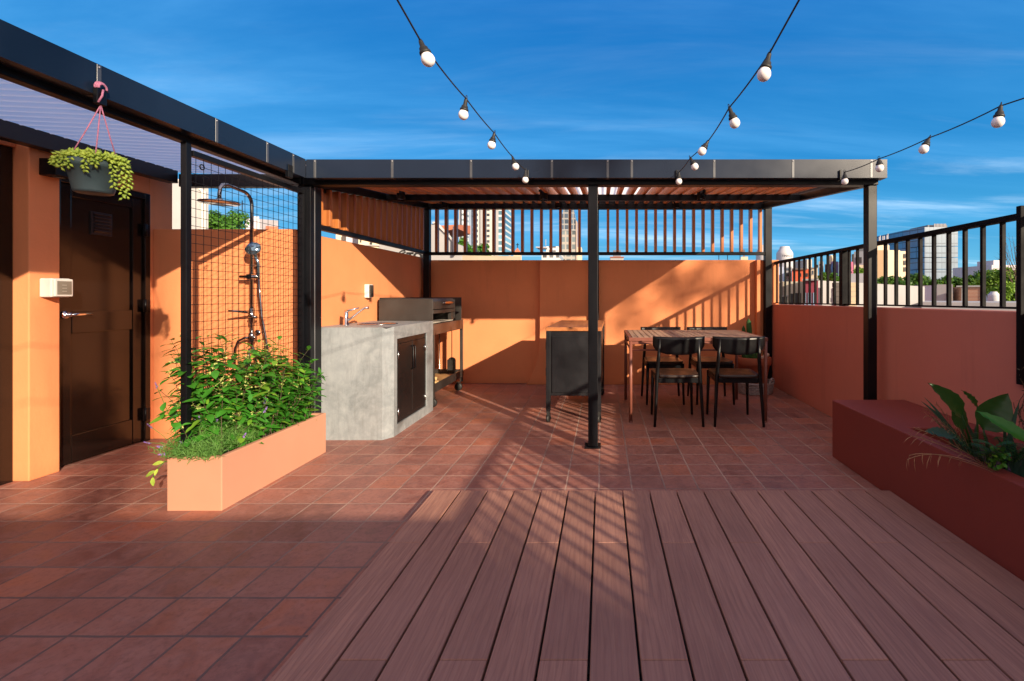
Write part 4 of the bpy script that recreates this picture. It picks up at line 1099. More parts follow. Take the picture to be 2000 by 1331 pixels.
# weed tuft and debris at planter foot
# ---------------------------------------------------------------- right planter
def curve(p, d, L, up, n=8, sag=0.0):
    p = Vector(p); d = Vector(d).normalized(); out = []
    for i in range(n+1):
        t = i/n; out.append(p + d*L*t + Vector((0,0,up*t - sag*t*t)))
    return out
bop = thing('bird_of_paradise', 'bird of paradise plant with broad paddle leaves in the red bench planter', 'plant', (1.95, 2.25, .31))
def BC(v):
    v = Vector(v); return Vector((min(max(v.x, 1.775), 2.08), v.y, min(v.z, .36)))
def paddle(p_base, p_tip0, p_tip1, W, nrm, mat='leaf_dark', nm='leaf', fold=.35, curl=.12):
    b = MB(); pb = BC(p_base); a = Vector(p_tip0); e = Vector(p_tip1)
    b.tube([pb, pb.lerp(a,.5) + Vector((.005,0,.01)), a], [.007,.006,.004], 6); stalk = mesh_obj('leaf_stalk', b, M[mat], bop)
    b = MB(); N = 12; d = (e - a); L = d.length; d.normalize(); s = d.cross(Vector(nrm)).normalized(); n = s.cross(d)
    vs = []; fs = []
    for i in range(N+1):
        t = i/N; w = W*(math.sin(math.pi*min(1, t**.72))**.8)*(1 - .25*t) if 0 < t < 1 else .0
        c = a + d*L*t - n*L*curl*t*t
        for q in (-1, -.5, 0, .5, 1):
            vs.append(c + s*w*.5*q + n*abs(q)*w*.5*fold + n*.004*math.sin(t*30+q*2))
    for i in range(N):
        for q in range(4):
            x = i*5+q; fs.append((x, x+1, x+6, x+5))
    b.sm = True; b.add(vs, fs); mesh_obj('leaf_blade', b, M[mat], stalk)
P = at
paddle(P(1892,905,2.2), P(1878,812,2.15), P(1824,748,2.12), .105, (.25,-.9,.3), fold=.5)
paddle(P(1896,900,2.25), P(1880,840,2.2), P(1866,772,2.2), .07, (-.8,-.5,.3), fold=.3)
paddle(P(1915,905,2.12), P(1921,840,2.1), P(1967,769,2.1), .15, (-.35,-.85,.25), fold=.35, curl=-.05)
paddle(P(1905,905,2.3), P(1909,795,2.3), P(1884,762,2.28), .045, (.1,-.8,.5), fold=.4)
paddle(P(1880,912,2.1), P(1858,852,2.05), P(1812,838,2.0), .07, (.1,-.6,.9), mat='leaf_agave', fold=.2)
paddle(P(2040,905,1.9), P(2010,865,1.88), P(1912,797,1.98), .075, (-.3,-.4,.9), mat='leaf_bright', fold=.35)
ag = thing('yucca', 'stiff blue green sword leaves rising from the red bench planter', 'plant', (1.9, 2.2, .31))
b = MB()
for (bx, by, tx, ty, y, w) in [(1878,895,1798,783,2.2,.030),(1884,892,1804,775,2.25,.026),(1888,897,1866,800,2.3,.030),(1885,896,1874,806,2.15,.026),(1888,900,1905,830,2.2,.024),(1880,890,1832,820,2.3,.026),(1900,900,1915,828,2.1,.022),(1872,884,1815,812,2.3,.022)]:
    p0 = BC(P(bx,by,y)); p1 = P(tx,ty,y+.05); b.blade([p0.lerp(p1,i/8)+Vector((0,0,.03*math.sin(math.pi*i/8))) for i in range(9)], w, Vector((.2,-.9,.3)))
mesh_obj('leaves', b, M['leaf_agave'], ag)
ag2 = thing('dracaena', 'tuft of pointed green blades at the right edge of the bench planter', 'plant', (2.0, 2.05, .31))
b = MB()
for (bx, by, tx, ty, y, w) in [(1945,840,1992,780,2.05,.028),(1940,850,1985,796,2.05,.022),(1965,880,1960,812,2.1,.020),(1990,900,1968,836,2.0,.03),(1995,905,2020,830,2.0,.03),(1985,905,1945,852,2.0,.02),(1975,900,2005,868,2.0,.025)]:
    p0 = BC(P(bx,by+20,y)); p1 = P(tx,ty,y); b.blade([p0.lerp(p1,i/8)+Vector((0,0,.02*math.sin(math.pi*i/8))) for i in range(9)], w, Vector((-.2,-.9,.3)))
mesh_obj('leaves', b, M['leaf_agave'], ag2)
dg = thing('palm_fronds', 'dry pale frond tips arching over the rim of the bench planter', 'plant', (1.85, 2.2, .31))
b = MB()
for (bx,by,mx,my,tx,ty,y) in [(1885,890,1840,850,1790,838,2.05),(1885,892,1838,862,1782,852,2.0),(1880,880,1848,828,1812,812,2.3),(1882,882,1860,830,1826,818,2.25),(1888,895,1868,836,1836,830,2.2),(1880,884,1838,806,1806,800,2.35),(1884,886,1850,812,1830,790,2.35),(1890,890,1880,838,1866,834,2.2)]:
    A, B, C_ = BC(P(bx,by,y)), P(mx,my,y-.02), P(tx,ty,y-.06)
    pts = [(A*(1-t)**2 + B*2*t*(1-t) + C_*t*t) for t in [i/10 for i in range(11)]]
    b.tube(pts, .0014, 4)
    for i in range(3, 11):
        for s in (-1,1):
            d = (pts[min(i+1,10)]-pts[i-1]).normalized(); o = (d + Vector((rnd.uniform(-.3,.3),-.3,s*.5))).normalized(); L = rnd.uniform(.03,.07)
            b.blade([pts[i], pts[i]+o*L*.5, pts[i]+o*L+Vector((0,0,-.01))], .0028, rv())
# frond that droops over the rim, in front of the red face
for (bx,by,mx,my,tx,ty,y) in [(1885,888,1840,876,1772,898,1.86),(1885,888,1830,884,1776,890,1.84)]:
    A, B, C_ = BC(P(bx,by,2.0)), P(mx,my-12,1.86), P(tx,ty,1.84)
    pts = [(A*(1-t)**2 + B*2*t*(1-t) + C_*t*t) for t in [i/10 for i in range(11)]]; b.tube(pts, .0013, 4)
    for i in range(4, 11):
        o = Vector((rnd.uniform(-.6,.1),-.25,-1)).normalized(); L = rnd.uniform(.03,.075); b.blade([pts[i], pts[i]+o*L*.5+Vector((-.004,0,0)), pts[i]+o*L], .0024, rv())
mesh_obj('fronds', b, M['dry_leaf'], dg)
gf = thing('fern', 'dark feathery fern fronds at the back of the bench planter', 'fern', (2.05, 2.05, .31))
b = MB()
for k in range(16):
    base = P(1930+rnd.uniform(-25,70), 905+rnd.uniform(-10,15), rnd.uniform(1.95,2.15)); az = rnd.uniform(0,6.28); L = rnd.uniform(.14,.27)
    pts = [base + Vector((math.cos(az)*L*.65*t, math.sin(az)*L*.35*t, L*1.0*t - L*.55*t*t)) for t in [i/12 for i in range(13)]]
    b.tube(pts, .0012, 4)
    for i in range(2, 13):
        d = (pts[min(i+1,12)]-pts[i-1]).normalized(); s = d.cross(Vector((0,0,1))).normalized()
        for sg in (-1,1):
            l = .045*math.sin(math.pi*min(.95,(i+1)/14))+.006; b.leaf(pts[i], (s*sg+d*.4+Vector((0,0,-.15))).normalized(), Vector((0,0,1)), l, .007, .2, .2)
mesh_obj('fronds', b, M['leaf_dark'], gf)
tz = thing('purple_tradescantia', 'dark purple trailing leaves low in the bench planter', 'plant', (1.95, 2.0, .31))
b = MB()
for k in range(150):
    c = Vector((rnd.uniform(1.78,2.07), rnd.uniform(.3,2.2), .315+rnd.uniform(0,.05))); az = rnd.uniform(0,6.28)
    b.leaf(c, Vector((math.cos(az),math.sin(az),rnd.uniform(.1,.9))), Vector((0,0,1)), rnd.uniform(.05,.10), .028, .25, .4)
mesh_obj('foliage', b, M['leaf_purple'], tz)
gc = thing('green_seedlings', 'small green leaves between the purple ones in the bench planter', 'plant', (1.9, 2.05, .31))
b = MB()
for k in range(70):
    c = P(1948+rnd.gauss(0,14), 893+rnd.gauss(0,8), 1.98+rnd.uniform(-.05,.05)); b.leaf(c, rv(), Vector((0,-.3,1)), .025, .02, .1, .2)
mesh_obj('foliage', b, M['leaf_jasmine'], gc)
vn = thing('dry_vine', 'thin dry vine curling down the parapet at the right edge', 'vine', (2.15, 2.42, .5))
b = MB()
for k in range(5):
    x = 2.168; y = 2.40 - rnd.uniform(0,.06); z = .80 - k*.05; pts = []
    for i in range(14):
        pts.append(Vector((x - .004 - .012*abs(math.sin(i*.9+k)), y + .018*math.sin(i*.8+k*2), z - i*.026)))
    b.tube(pts, .0015, 4)
    for i in range(1,14,2): b.leaf(pts[i], rv(), rv(), .018, .006, .3, .2)
mesh_obj('stems', b, M['stem'], vn)

# ================================================================== the city around
FR = {}
def bld(name, label, px0, px1, pyt, Y, depth, mat, group=None, bottom=-10.99):
    """a block turned so that it faces the terrace; its inner corner stands Y metres out"""
    left = (px0 + px1)/2 < VX
    pp_ = px1 if left else px0; piv = at(pp_, pyt, Y)
    phi = -math.atan2(piv.x, Y)*(1.03 if Y < 70 else 0)
    def upos(px):
        m = (px - VX)/FPX
        return (m*Y - piv.x)/(math.cos(phi) - m*math.sin(phi))
    Mx = Matrix.Translation((piv.x, Y, 0)) @ Matrix.Rotation(phi, 4, 'Z')
    ua, ub = sorted((upos(px0), upos(px1)))
    c = Mx @ Vector(((ua+ub)/2, depth/2, 0))
    t = thing(name, label, 'building', (c.x, c.y, bottom), group)
    FR[t.name] = (Mx, upos, phi, Y)
    b = MB(); b.box(ua, ub, 0, depth, bottom, piv.z, Mx); mesh_obj('walls', b, mat, t)
    return t
def panel(t, name, px0, px1, py0, py1, Y, mat, depth=.08, proud=.02):
    Mx, upos, phi, Yb = FR[t.name]
    ua, ub = sorted((upos(px0), upos(px1))); yy = (Mx @ Vector(((ua+ub)/2, 0, 0))).y
    z0 = at(0, max(py0,py1), yy).z; z1 = at(0, min(py0,py1), yy).z
    b = MB(); b.box(ua, ub, -proud, -proud+depth, z0, z1, Mx); return mesh_obj(name, b, mat, t)
C = lambda n, c, **k: M.setdefault(n, m_stucco(n, c, **k))
m_win = m_paint('window_glass', (.05,.065,.085), .15, 0, .7, .3)
m_dark = m_paint('dark_opening', (.02,.02,.022), .6)
roof_tile = C('roof_tile', (.42,.14,.075), var=.2)

# --- left, seen through the trellis
t = bld('house', 'pale rendered house wall with a white drainpipe, seen through the wire trellis', 250, 407, 364, 9, 6, M['white_wall'])
a = at(404, 366, 9); b = MB(); b.tube([(a.x,8.93,-5),(a.x,8.93,a.z-.1),(a.x-.25,8.93,a.z+.05),(a.x-.9,8.93,a.z+.18)], .045, 8); mesh_obj('drain_pipe', b, C('pipe_white', (.6,.57,.52)), t)
t = bld('house', 'grey flat roofed house beyond the tree behind the shower', 478, 543, 432, 60, 14, M['lav_wall'])
panel(t, 'wall_shade', 507, 543, 430, 447, 60, C('shaded_render', (.30,.29,.32)), .3, .1); panel(t, 'brick_base', 519, 543, 443, 450, 60, roof_tile, .5, .3); panel(t, 'roof_box', 494, 506, 421, 433, 60, M['lav_wall'], 3, -1)  # darker panel colour paints the shaded face of the house
b = MB(); a = at(473, 440, 50); z2 = at(471, 392, 50); b.tube([a, (a.x, 50, z2.z)], .05, 5); b.tube([(a.x-.5,50,z2.z-.4),(a.x+.5,50,z2.z-.4)], .03, 4); tag(mesh_obj('antenna', b, M['black_steel']), 'thin antenna mast rising beside the grey house behind the shower', 'antenna')

# --- house with graffiti behind the back left corner
t = thing('gable_house', 'white gabled house with black graffiti behind the left corner of the terrace', 'building', (-4.5, 17, -10.99))
prof = [(740,1000),(740,440),(846,438),(853,437),(861,447),(871,457),(880,466),(888,477),(897,478),(903,484),(905,500),(905,1000)]
poly = []
for px, py in prof:
    p = at(px, py, 14); poly.append((p.x, max(p.z, -10.99)))
b = MB(); b.prism(poly, .35, 'Y', 14); mesh_obj('walls', b, M['white_wall'], t)
GX = at(905, 0, 14).x; GR = Matrix.Translation((GX - .4, 14.36, 0)) @ Matrix.Rotation(R(19), 4, 'Z')
b = MB(); b.box(-2.0, 0, 0, 4, -10.99, at(0,503,14).z, GR); mesh_obj('rear_block', b, M['white_wall'], t)
rl_ = [(846,436),(853,435),(861,445),(871,455),(880,464),(888,475)]
b = MB()
for (p, q) in zip(rl_[:-1], rl_[1:]): b.bar(at(*p,13.98), at(*q,13.98), .10, .05)
mesh_obj('coping', b, C('coping', (.55,.50,.48)), t)
b = MB(); a = at(887,443,13.9); e = at(886,500,13.9); b.tube([a,e], .045, 6); mesh_obj('drain_pipe', b, C('pipe_dark', (.10,.09,.12)), t)
b = MB(); b.tube([at(778,497,13.97), at(781,493,13.97), at(785,490,13.97), at(791,489.5,13.97), at(792,493,13.97), at(786,495,13.97), at(782,499,13.97)], .018, 6)
mesh_obj('graffiti_stroke', b, M['soot_shade_black'], t)
def text_mesh(txt, size, mat, name, parent, loc, bend=0.0, depth=.01, yscale=1.0, bold=0.0):
    cu = bpy.data.curves.new('tmp', 'FONT'); cu.body = txt; cu.size = size; cu.align_x = 'CENTER'; cu.extrude = depth; cu.offset = bold
    o = bpy.data.objects.new('tmp', cu); COL.objects.link(o)
    dg_ = bpy.context.evaluated_depsgraph_get(); me = bpy.data.meshes.new_from_object(o.evaluated_get(dg_))
    b = MB()
    vs = []
    for v in me.vertices:
        x, y, z = v.co
        if bend: vs.append((loc[0] + (bend+z)*math.sin(x/bend), loc[1] - (bend+z)*math.cos(x/bend), loc[2] + y))
        else: vs.append((loc[0]+x, loc[1]-z, loc[2]+y*yscale))
    b.add(vs, [tuple(p.vertices) for p in me.polygons])
    bpy.data.objects.remove(o); bpy.data.curves.remove(cu); bpy.data.meshes.remove(me)
    return mesh_obj(name, b, mat, parent)
a = at(815, 507, 13.98); text_mesh('TOP', .33, M['soot_shade_black'], 'graffiti_letters', t, (a.x, 13.985, a.z-.02), depth=.008, bold=.012)
t = thing('tiled_roof_lookout', 'small red tiled lookout roof on posts behind the white gable', 'building', (-6, 20, -10.99))
b = MB(); a = at(860,441,20); c = at(893,441,20); b.hexa([(a.x,20,a.z-.28),(c.x,20,a.z-.12),(c.x,22,a.z-.12),(a.x,22,a.z-.28)], [(a.x,20,a.z-.0),(c.x,20,a.z+.04),(c.x,22,a.z+.3),(a.x,22,a.z+.3)]); mesh_obj('roof', b, roof_tile, t)
b = MB(); b.box(c.x-.12,c.x,20,20.12,-10.99,a.z-.13); mesh_obj('post', b, roof_tile, t); b = MB(); b.box(a.x,a.x+.3,20,20.3,-10.99,a.z-.29); mesh_obj('pier', b, M['white_wall'], t)
t = bld('house', 'beige rendered house seen in the gap under the side slat screen', 656, 682, 440, 15, 5, M['cream_wall'])
t = bld('house', 'bluish grey house block in the gap under the side slat screen', 676, 704, 445, 14.5, 5, M['lav_wall'])
t = bld('house', 'white house with small dark windows in the gap under the side slat screen', 700, 768, 440, 14.2, 5, M['cream_wall'])
panel(t, 'window', 703, 706, 466, 474, 14.2, m_dark); panel(t, 'window', 722, 727, 474, 480, 14.2, m_dark); panel(t, 'window', 754, 759, 484, 492, 14.2, m_dark); panel(t, 'cornice', 705, 760, 479, 481, 14.2, M['white_wall'], .1, .06)
t = bld('low_wall_house', 'beige flat roofed house showing just above the left half of the back wall', 903, 1017, 501, 10.5, 5, C('beige_rough', (.38,.31,.23), var=.2, stain=.4))

# --- towers
tw_w = m_facade('white_tower_facade', (.74,.71,.68), (.10,.11,.13), 3.4, 3.0, .42, .45)
tw_b = m_facade('balcony_facade', (.62,.66,.70), (.20,.26,.30), 9.0, 3.0, .80, .40)
tw_g = m_facade('grey_recess_facade', (.24,.30,.40), (.20,.26,.36), 4.0, 3.0, .3, .35)
tw_d = m_facade('dark_window_facade', (.52,.50,.47), (.06,.065,.075), 3.3, 3.0, .55, .5)
tw_l = m_facade('lattice_facade', (.5,.54,.57), (.12,.26,.34), 30, 3.4, .97, .66)
t = thing('residential_tower', 'white high-rise with balconies and a grey recess, behind the slat screen', 'tower', (-69, 270, -10.99))
Y = 260
for nm, p0, p1, top, yy, m in (('wing', 896, 902, 372, Y, M['white_wall']), ('balcony_stack', 902, 909, 376, Y-2, tw_b), ('grey_core', 909, 928, 374, Y+4, tw_g), ('window_stack', 928, 938, 372, Y, tw_d), ('wing', 938, 950, 370, Y-1, M['white_wall']), ('window_wing', 950, 966, 370, Y, tw_d), ('wing', 966, 973, 374, Y-1, M['white_wall']), ('lattice_wing', 973, 981, 376, Y, tw_l)):
    a = at(p0, top, yy); c = at(p1, top, yy); b = MB(); b.box(a.x+.01, c.x-.01, yy, yy+25, -10.99, a.z); mesh_obj(nm, b, m, t)
tw2 = m_facade('dark_glass_facade', (.26,.26,.26), (.07,.10,.14), 2.9, 3.6, .80, .74, .5)
tw2b = m_facade('lower_glass_facade', (.34,.32,.29), (.12,.15,.16), 3.6, 4.6, .74, .66, .6)
t = thing('glass_tower', 'dark glazed tower tapering to a pointed top, just left of the middle post', 'tower', (-22, 300, -10.99))
Y = 290
def zpx(py): return at(0, py, Y).z
def xpx(px): return at(px, 0, Y).x
b = MB(); b.box(xpx(1095), xpx(1124), Y, Y+18, -10.99, zpx(451)); mesh_obj('shaft', b, tw2b, t)
b = MB(); b.box(xpx(1095.5), xpx(1124.5), Y+.3, Y+18, zpx(449), zpx(430)); mesh_obj('glazed_storeys', b, tw2, t)
b = MB(); b.prism([(xpx(1095.5),zpx(430)+.02),(xpx(1124.5),zpx(430)+.02),(xpx(1119),zpx(404)),(xpx(1113),zpx(384)),(xpx(1110),zpx(380)),(xpx(1107),zpx(384)),(xpx(1101),zpx(404))], 17, 'Y', Y+.5); mesh_obj('pointed_crown', b, tw2, t)
b = MB(); b.box(xpx(1095), xpx(1125), Y-.4, Y+18, zpx(451)+.02, zpx(449)-.02); mesh_obj('floor_band', b, M['white_wall'], t)
b = MB(); b.box(xpx(1124.6), xpx(1127), Y-.5, Y+10, -10.99, zpx(432)); mesh_obj('corner_fin', b, C('pink_stone', (.36,.29,.26)), t)
b = MB(); b.box(xpx(1127.2), xpx(1135), Y+3, Y+15, -10.99, zpx(482)); mesh_obj('annex', b, M['cream_wall'], t)
t = bld('apartment_block', 'pale apartment block with dark flat roofs left of the pointed tower', 1058, 1092, 492, 180, 20, m_facade('block_facade', (.58,.57,.55), (.09,.10,.11), 2.6, 3.0, .6, .5))
panel(t, 'roof_house', 1065, 1090, 480, 493, 180, m_facade('roof_house_facade', (.5,.5,.5), (.05,.05,.06), 4, 2.6, .7, .6), 8, -3); panel(t, 'flat_canopy', 1048, 1068, 483.5, 485, 180, M['lav_wall'], 8, 2)
b = MB(); a = at(1066,480,183); b.tube([a,(a.x,183,at(0,468,183).z)], .15, 5); mesh_obj('mast', b, M['white_wall'], t)
t = thing('church', 'red pyramid church roof with a cross on top behind the slat screen', 'building', (-22, 121, -10.99))
a = at(1002,495,118); c = at(1017,495,118); m_ = (a.x+c.x)/2; zt3 = at(0,484,119).z; w_ = c.x-a.x
b = MB(); b.box(a.x+.1,c.x-.1,118,118+w_,-10.99,a.z-.01); mesh_obj('walls', b, M['cream_wall'], t)
b = MB(); b.add([(a.x,117.9,a.z),(c.x,117.9,a.z),(c.x,118+w_,a.z),(a.x,118+w_,a.z),(m_,118+w_/2,zt3)], [(0,1,4),(1,2,4),(2,3,4),(3,0,4),(3,2,1,0)]); mesh_obj('roof', b, roof_tile, t)
b = MB(); b.box(m_-.08,m_+.08,118+w_/2-.08,118+w_/2+.08,zt3-.1,zt3+1.15); b.box(m_-.34,m_+.34,118+w_/2-.07,118+w_/2+.07,zt3+.65,zt3+.83); mesh_obj('cross', b, M['black_steel'], t)
t = bld('house', 'white rooftop room with a dark cube on it, right of the middle post', 1192, 1218, 502, 100, 6, M['white_wall'])
panel(t, 'water_cube', 1198, 1213, 488, 502, 100, C('dark_cube', (.13,.14,.17)), 1.6, -1)
panel(t, 'coping', 1191, 1219, 502, 503.5, 100, roof_tile, .4, .3)
for px, lb in ((1404, 'leftmost thin pole above the back wall under the screen'), (1421, 'middle thin pole above the back wall under the screen'), (1445.5, 'thin pole above the back wall next to the chimney')):
    b = MB(); a = at(px, 520, 30); b.tube([a, (a.x, 30, at(0, 499, 30).z)], .022, 6); tag(mesh_obj('pole', b, M['black_steel']), 'dark ' + lb, 'pole', 'poles beyond the back wall')
t = bld('house', 'cream rooftop block with a dark chimney pipe near the right end of the slat screen', 1447, 1461, 502, 32, 3, M['cream_wall']); panel(t, 'chimney', 1451, 1455, 487, 502.2, 32, C('dark_cube', (.1,.1,.1)), .14, -.3)

def tank(label, px0, px1, pyt, pyb, Y, txt=None, small=None):
    a = at(px0, pyb, Y); c = at(px1, pyt, Y); r = (c.x-a.x)/2; x = (a.x+c.x)/2; z0 = a.z; z1 = c.z; h = z1-z0
    t = thing('water_tank', label, 'water tank', (x, Y, z0))
    b = MB(); pr = [(r*.94,z0),(r,z0+.03)]
    pr += [(r,z1-h*.32),(r*.99,z1-h*.28),(r*.66,z1-h*.10),(r*.60,z1-h*.08),(r*.58,z1-.01),(r*.5,z1),(0,z1)]
    b.lathe(pr, (x,Y,0), 28); mesh_obj('tank_body', b, C('tank_white', (.50,.50,.53), var=.03, bump=.02, rough=.5), t)
    if txt:
        text_mesh(txt, r*.36, m_dark, 'lettering', t, (x, Y, z1-h*.47), bend=r*1.005, depth=.004); text_mesh(small, r*.17, C('print_grey', (.32,.33,.37)), 'small_print', t, (x, Y, z1-h*.60), bend=r*1.005, depth=.003)
    return t
def stand_on(label, px0, px1, pyt, Y, depth, mat, name='house'): return bld(name, label, px0, px1, pyt, Y, depth, mat)
tank('tall white water tank with dark lettering beyond the right railing', 1517, 1548, 482, 527, 24.4, 'TINACO', 'agua')
stand_on('pale blue rooftop block carrying the lettered white tank', 1513, 1531, 521.8, 23.7, 1.5, C('pale_blue', (.46,.52,.68)))
t = stand_on('white block with dark balconies between the blue and the red walls', 1531.3, 1546.5, 521.5, 23.9, 2, M['white_wall']); panel(t, 'balcony', 1535, 1545, 524, 528, 23.9, m_win, .1, .05); panel(t, 'balcony', 1535, 1545, 534, 540, 23.9, m_dark, .1, .05)
t = stand_on('vivid red orange house wall beyond the railing', 1546.8, 1584, 526.5, 22, 4, C('red_orange', (.62,.115,.05))); panel(t, 'window', 1561, 1565, 534, 541, 22, m_dark); panel(t, 'window', 1574, 1578, 534, 541, 22, m_dark); panel(t, 'roof_edge', 1546.8, 1577, 524.5, 527.5, 22, C('dark_coping', (.14,.11,.10)), 4.2, .1)
tank('white water tank standing behind the right back post', 1477, 1506, 479, 530, 21)
t = stand_on('beige house with shaded roof slope and dark windows beyond the right railing', 1512, 1569, 550.5, 14, 6, C('beige_house', (.47,.43,.34), stain=.4)); panel(t, 'window', 1524, 1537, 580, 600, 14, m_dark); panel(t, 'window', 1541, 1549, 574, 600, 14, m_dark); panel(t, 'window', 1553, 1564, 573, 600, 14, m_dark); panel(t, 'frame', 1521, 1540, 577, 579, 14, M['white_wall'], .1, .06); panel(t, 'downpipe', 1527, 1530, 551, 578, 14, C('dark_coping', (.14,.11,.10)), .1, .06)
t = stand_on('maroon house with three pale blue windows beyond the right railing', 1568.5, 1598, 547, 13.2, 5, C('maroon', (.235,.035,.06))); 
for x0 in (1571, 1578, 1588): panel(t, 'window', x0, x0+(3.5 if x0 != 1578 else 6.5), 572, 602, 13.2, C('blue_shutter', (.20,.30,.42)), .1, .02)
panel(t, 'roof_edge', 1567, 1599, 545, 548.5, 13.2, C('grey_edge', (.30,.29,.30)), .5, .12)
t = stand_on('cream house with a dark roof edge behind the red orange wall', 1583, 1597, 523, 30, 3, M['cream_wall']); panel(t, 'window', 1586, 1589, 529, 536, 30, m_win); panel(t, 'sill', 1585.5, 1589.5, 536, 537, 30, M['white_wall'], .1, .06); panel(t, 'roof_edge', 1592, 1598, 518, 523, 30, m_dark, .5, .3)
t = stand_on('distant grey beige tower with an antenna above the red orange wall', 1576, 1586, 507, 120, 8, C('grey_beige', (.45,.40,.36)))
t = stand_on('pale stucco block with small windows, left of the dark brown block', 1599, 1608, 511, 50, 5, M['white_wall']); panel(t, 'window', 1601, 1602.5, 516, 520, 50, m_win); panel(t, 'window', 1605, 1606.5, 516, 520, 50, m_win); panel(t, 'water_box', 1602, 1605, 508, 511.2, 50, M['lav_wall'], 1, -.5)
t = stand_on('dark brown block next to the purple mural', 1611, 1623, 516.5, 48, 5, C('dark_brown_render', (.11,.085,.09)))
t = stand_on('house side with a purple and blue mural', 1623, 1637, 511.5, 46, 5, C('violet', (.13,.09,.20)))
b = MB(); a = at(1633, 525, 45.95)
b.tube([(a.x+.42*math.cos(q), 45.97, a.z+.62*math.sin(q)) for q in [i*math.pi/10 for i in range(4,17)]], .10, 8); mesh_obj('mural_arc', b, C('mural_blue', (.10,.20,.38)), t)
t = stand_on('pale apartment house with dark balcony rows beside the purple mural', 1637.5, 1646, 512, 45, 5, m_facade('pale_rows', (.56,.52,.50), (.10,.10,.10), 3, .62, .55, .45))
t = thing('domed_tower', 'round cream domed tower above the mural roofs', 'building', (at(1627,500,70).x, 71, -10.99))
b = MB(); x = at(1627,500,70).x; zd = at(0,511,70).z; b.lathe([(.40,-10.99),(.40,zd),(.42,zd+.5),(.36,zd+.8),(.2,zd+.98),(0,zd+1.04)], (x,70.5,0), 18); mesh_obj('drum', b, M['cream_wall'], t)
t = stand_on('bright pink house wall just right of the thick railing post', 1656, 1666, 512, 40, 4, C('pink', (.66,.20,.33))); panel(t, 'window', 1660, 1662.5, 521, 527, 40, m_dark); panel(t, 'balcony', 1657, 1664, 531, 533, 40, m_dark, .4, .3)
t = stand_on('dark grey tall house with black upper windows left of the front right post', 1668, 1688, 492, 42, 5, C('slate', (.23,.25,.28))); panel(t, 'window_band', 1671, 1683, 503, 515, 42, m_dark, .1, .04)
t = stand_on('cream wall below the dark grey tall house', 1668, 1690, 518.5, 36, 3, M['cream_wall'])
t = stand_on('low grey railing and terrace slab beyond the stone pillar', 1656, 1690, 535, 26, 3, C('slab_grey', (.36,.38,.42)))
# white parapets and pillars
t = thing('white_party_wall', 'long white rendered party wall beyond the right railing', 'wall', (8, 16.1, -10.99))
b = MB(); a = at(1597,548,16); c = at(1640,551,16); d = at(1806,560,16.6)
b.hexa([(a.x,16,-10.99),(d.x,16.6,-10.99),(d.x,17,-10.99),(a.x,16.4,-10.99)], [(a.x,16,a.z),(d.x,16.6,d.z),(d.x,17,d.z),(a.x,16.4,a.z)]); mesh_obj('wall_body', b, M['white_wall'], t)
for p0, p1, lb, m_, yy in ((1633,1643,'dark weathered square pillar in front of the white party wall', C('dark_brick', (.075,.065,.06), var=.3), 15.4), (1659,1673,'sandy rough stone pillar in front of the white party wall', C('sand_stone', (.42,.33,.22), var=.25, bump=.8), 15.6)):
    a = at(p0,552,yy); c = at(p1,552,yy); t = thing('pillar', lb, 'pillar', ((a.x+c.x)/2, yy+.1, -10.99)); b = MB(); r_ = random.Random(int(p0)); z = -10.99
    n_ = 24; zs = [-10.99] + [a.z - 1.6 + 1.6*i/10 for i in range(11)]
    for z0_, z1_ in zip(zs[:-1], zs[1:]):
        e = r_.uniform(-.012,.02); b.box(a.x-e, c.x+e, yy-e, yy+.22+e, z0_+.004, z1_-.004)
    mesh_obj('masonry', b, m_, t, bevel=.01)
t = thing('apartment_tower', 'beige apartment tower with a brown side and roof antennas behind the right railing', 'tower', (36, 62, -10.99))
fac = m_facade('brown_side', (.36,.24,.14), (.07,.04,.03), 3.2, 2.9, .25, .42)
for nm, p0, p1, top, yy, dp, m_ in (('brown_side', 1712, 1734, 489, 60, 6, fac), ('white_core', 1714, 1737, 479.5, 64, 5, M['cream_wall']), ('blind_wall', 1734.2, 1758, 489, 59.8, 6, M['cream_wall']), ('rear_wing', 1758.2, 1772, 491, 62, 6, C('peach_render', (.68,.52,.40)))):
    a = at(p0,top,yy); c = at(p1,top,yy); b = MB(); b.box(a.x,c.x,yy,yy+dp,-10.99,a.z); mesh_obj(nm, b, m_, t)
for px, py in ((1765,505),(1765,518),(1765,531)):
    b = MB(); a = at(px,py,61.95); b.box(a.x,a.x+.22,61.9,62.05,a.z,a.z+.6); mesh_obj('window', b, m_dark, t)
b = MB()
for px in (1717,1719,1724,1727,1732,1734): a = at(px,480,65); b.tube([a,(a.x,65,at(0,456+rnd.uniform(0,8),65).z)], .07, 5)
b.tube([at(1717,470,65), at(1734,472,65)], .04, 4); mesh_obj('antennas', b, C('antenna_grey', (.42,.42,.46)), t)
t = thing('curtain_wall_tower', 'glass curtain wall office tower with a blue side and pale front behind the right railing', 'tower', (128, 170, -10.99))
gw = NT('curtain_wall_front'); 
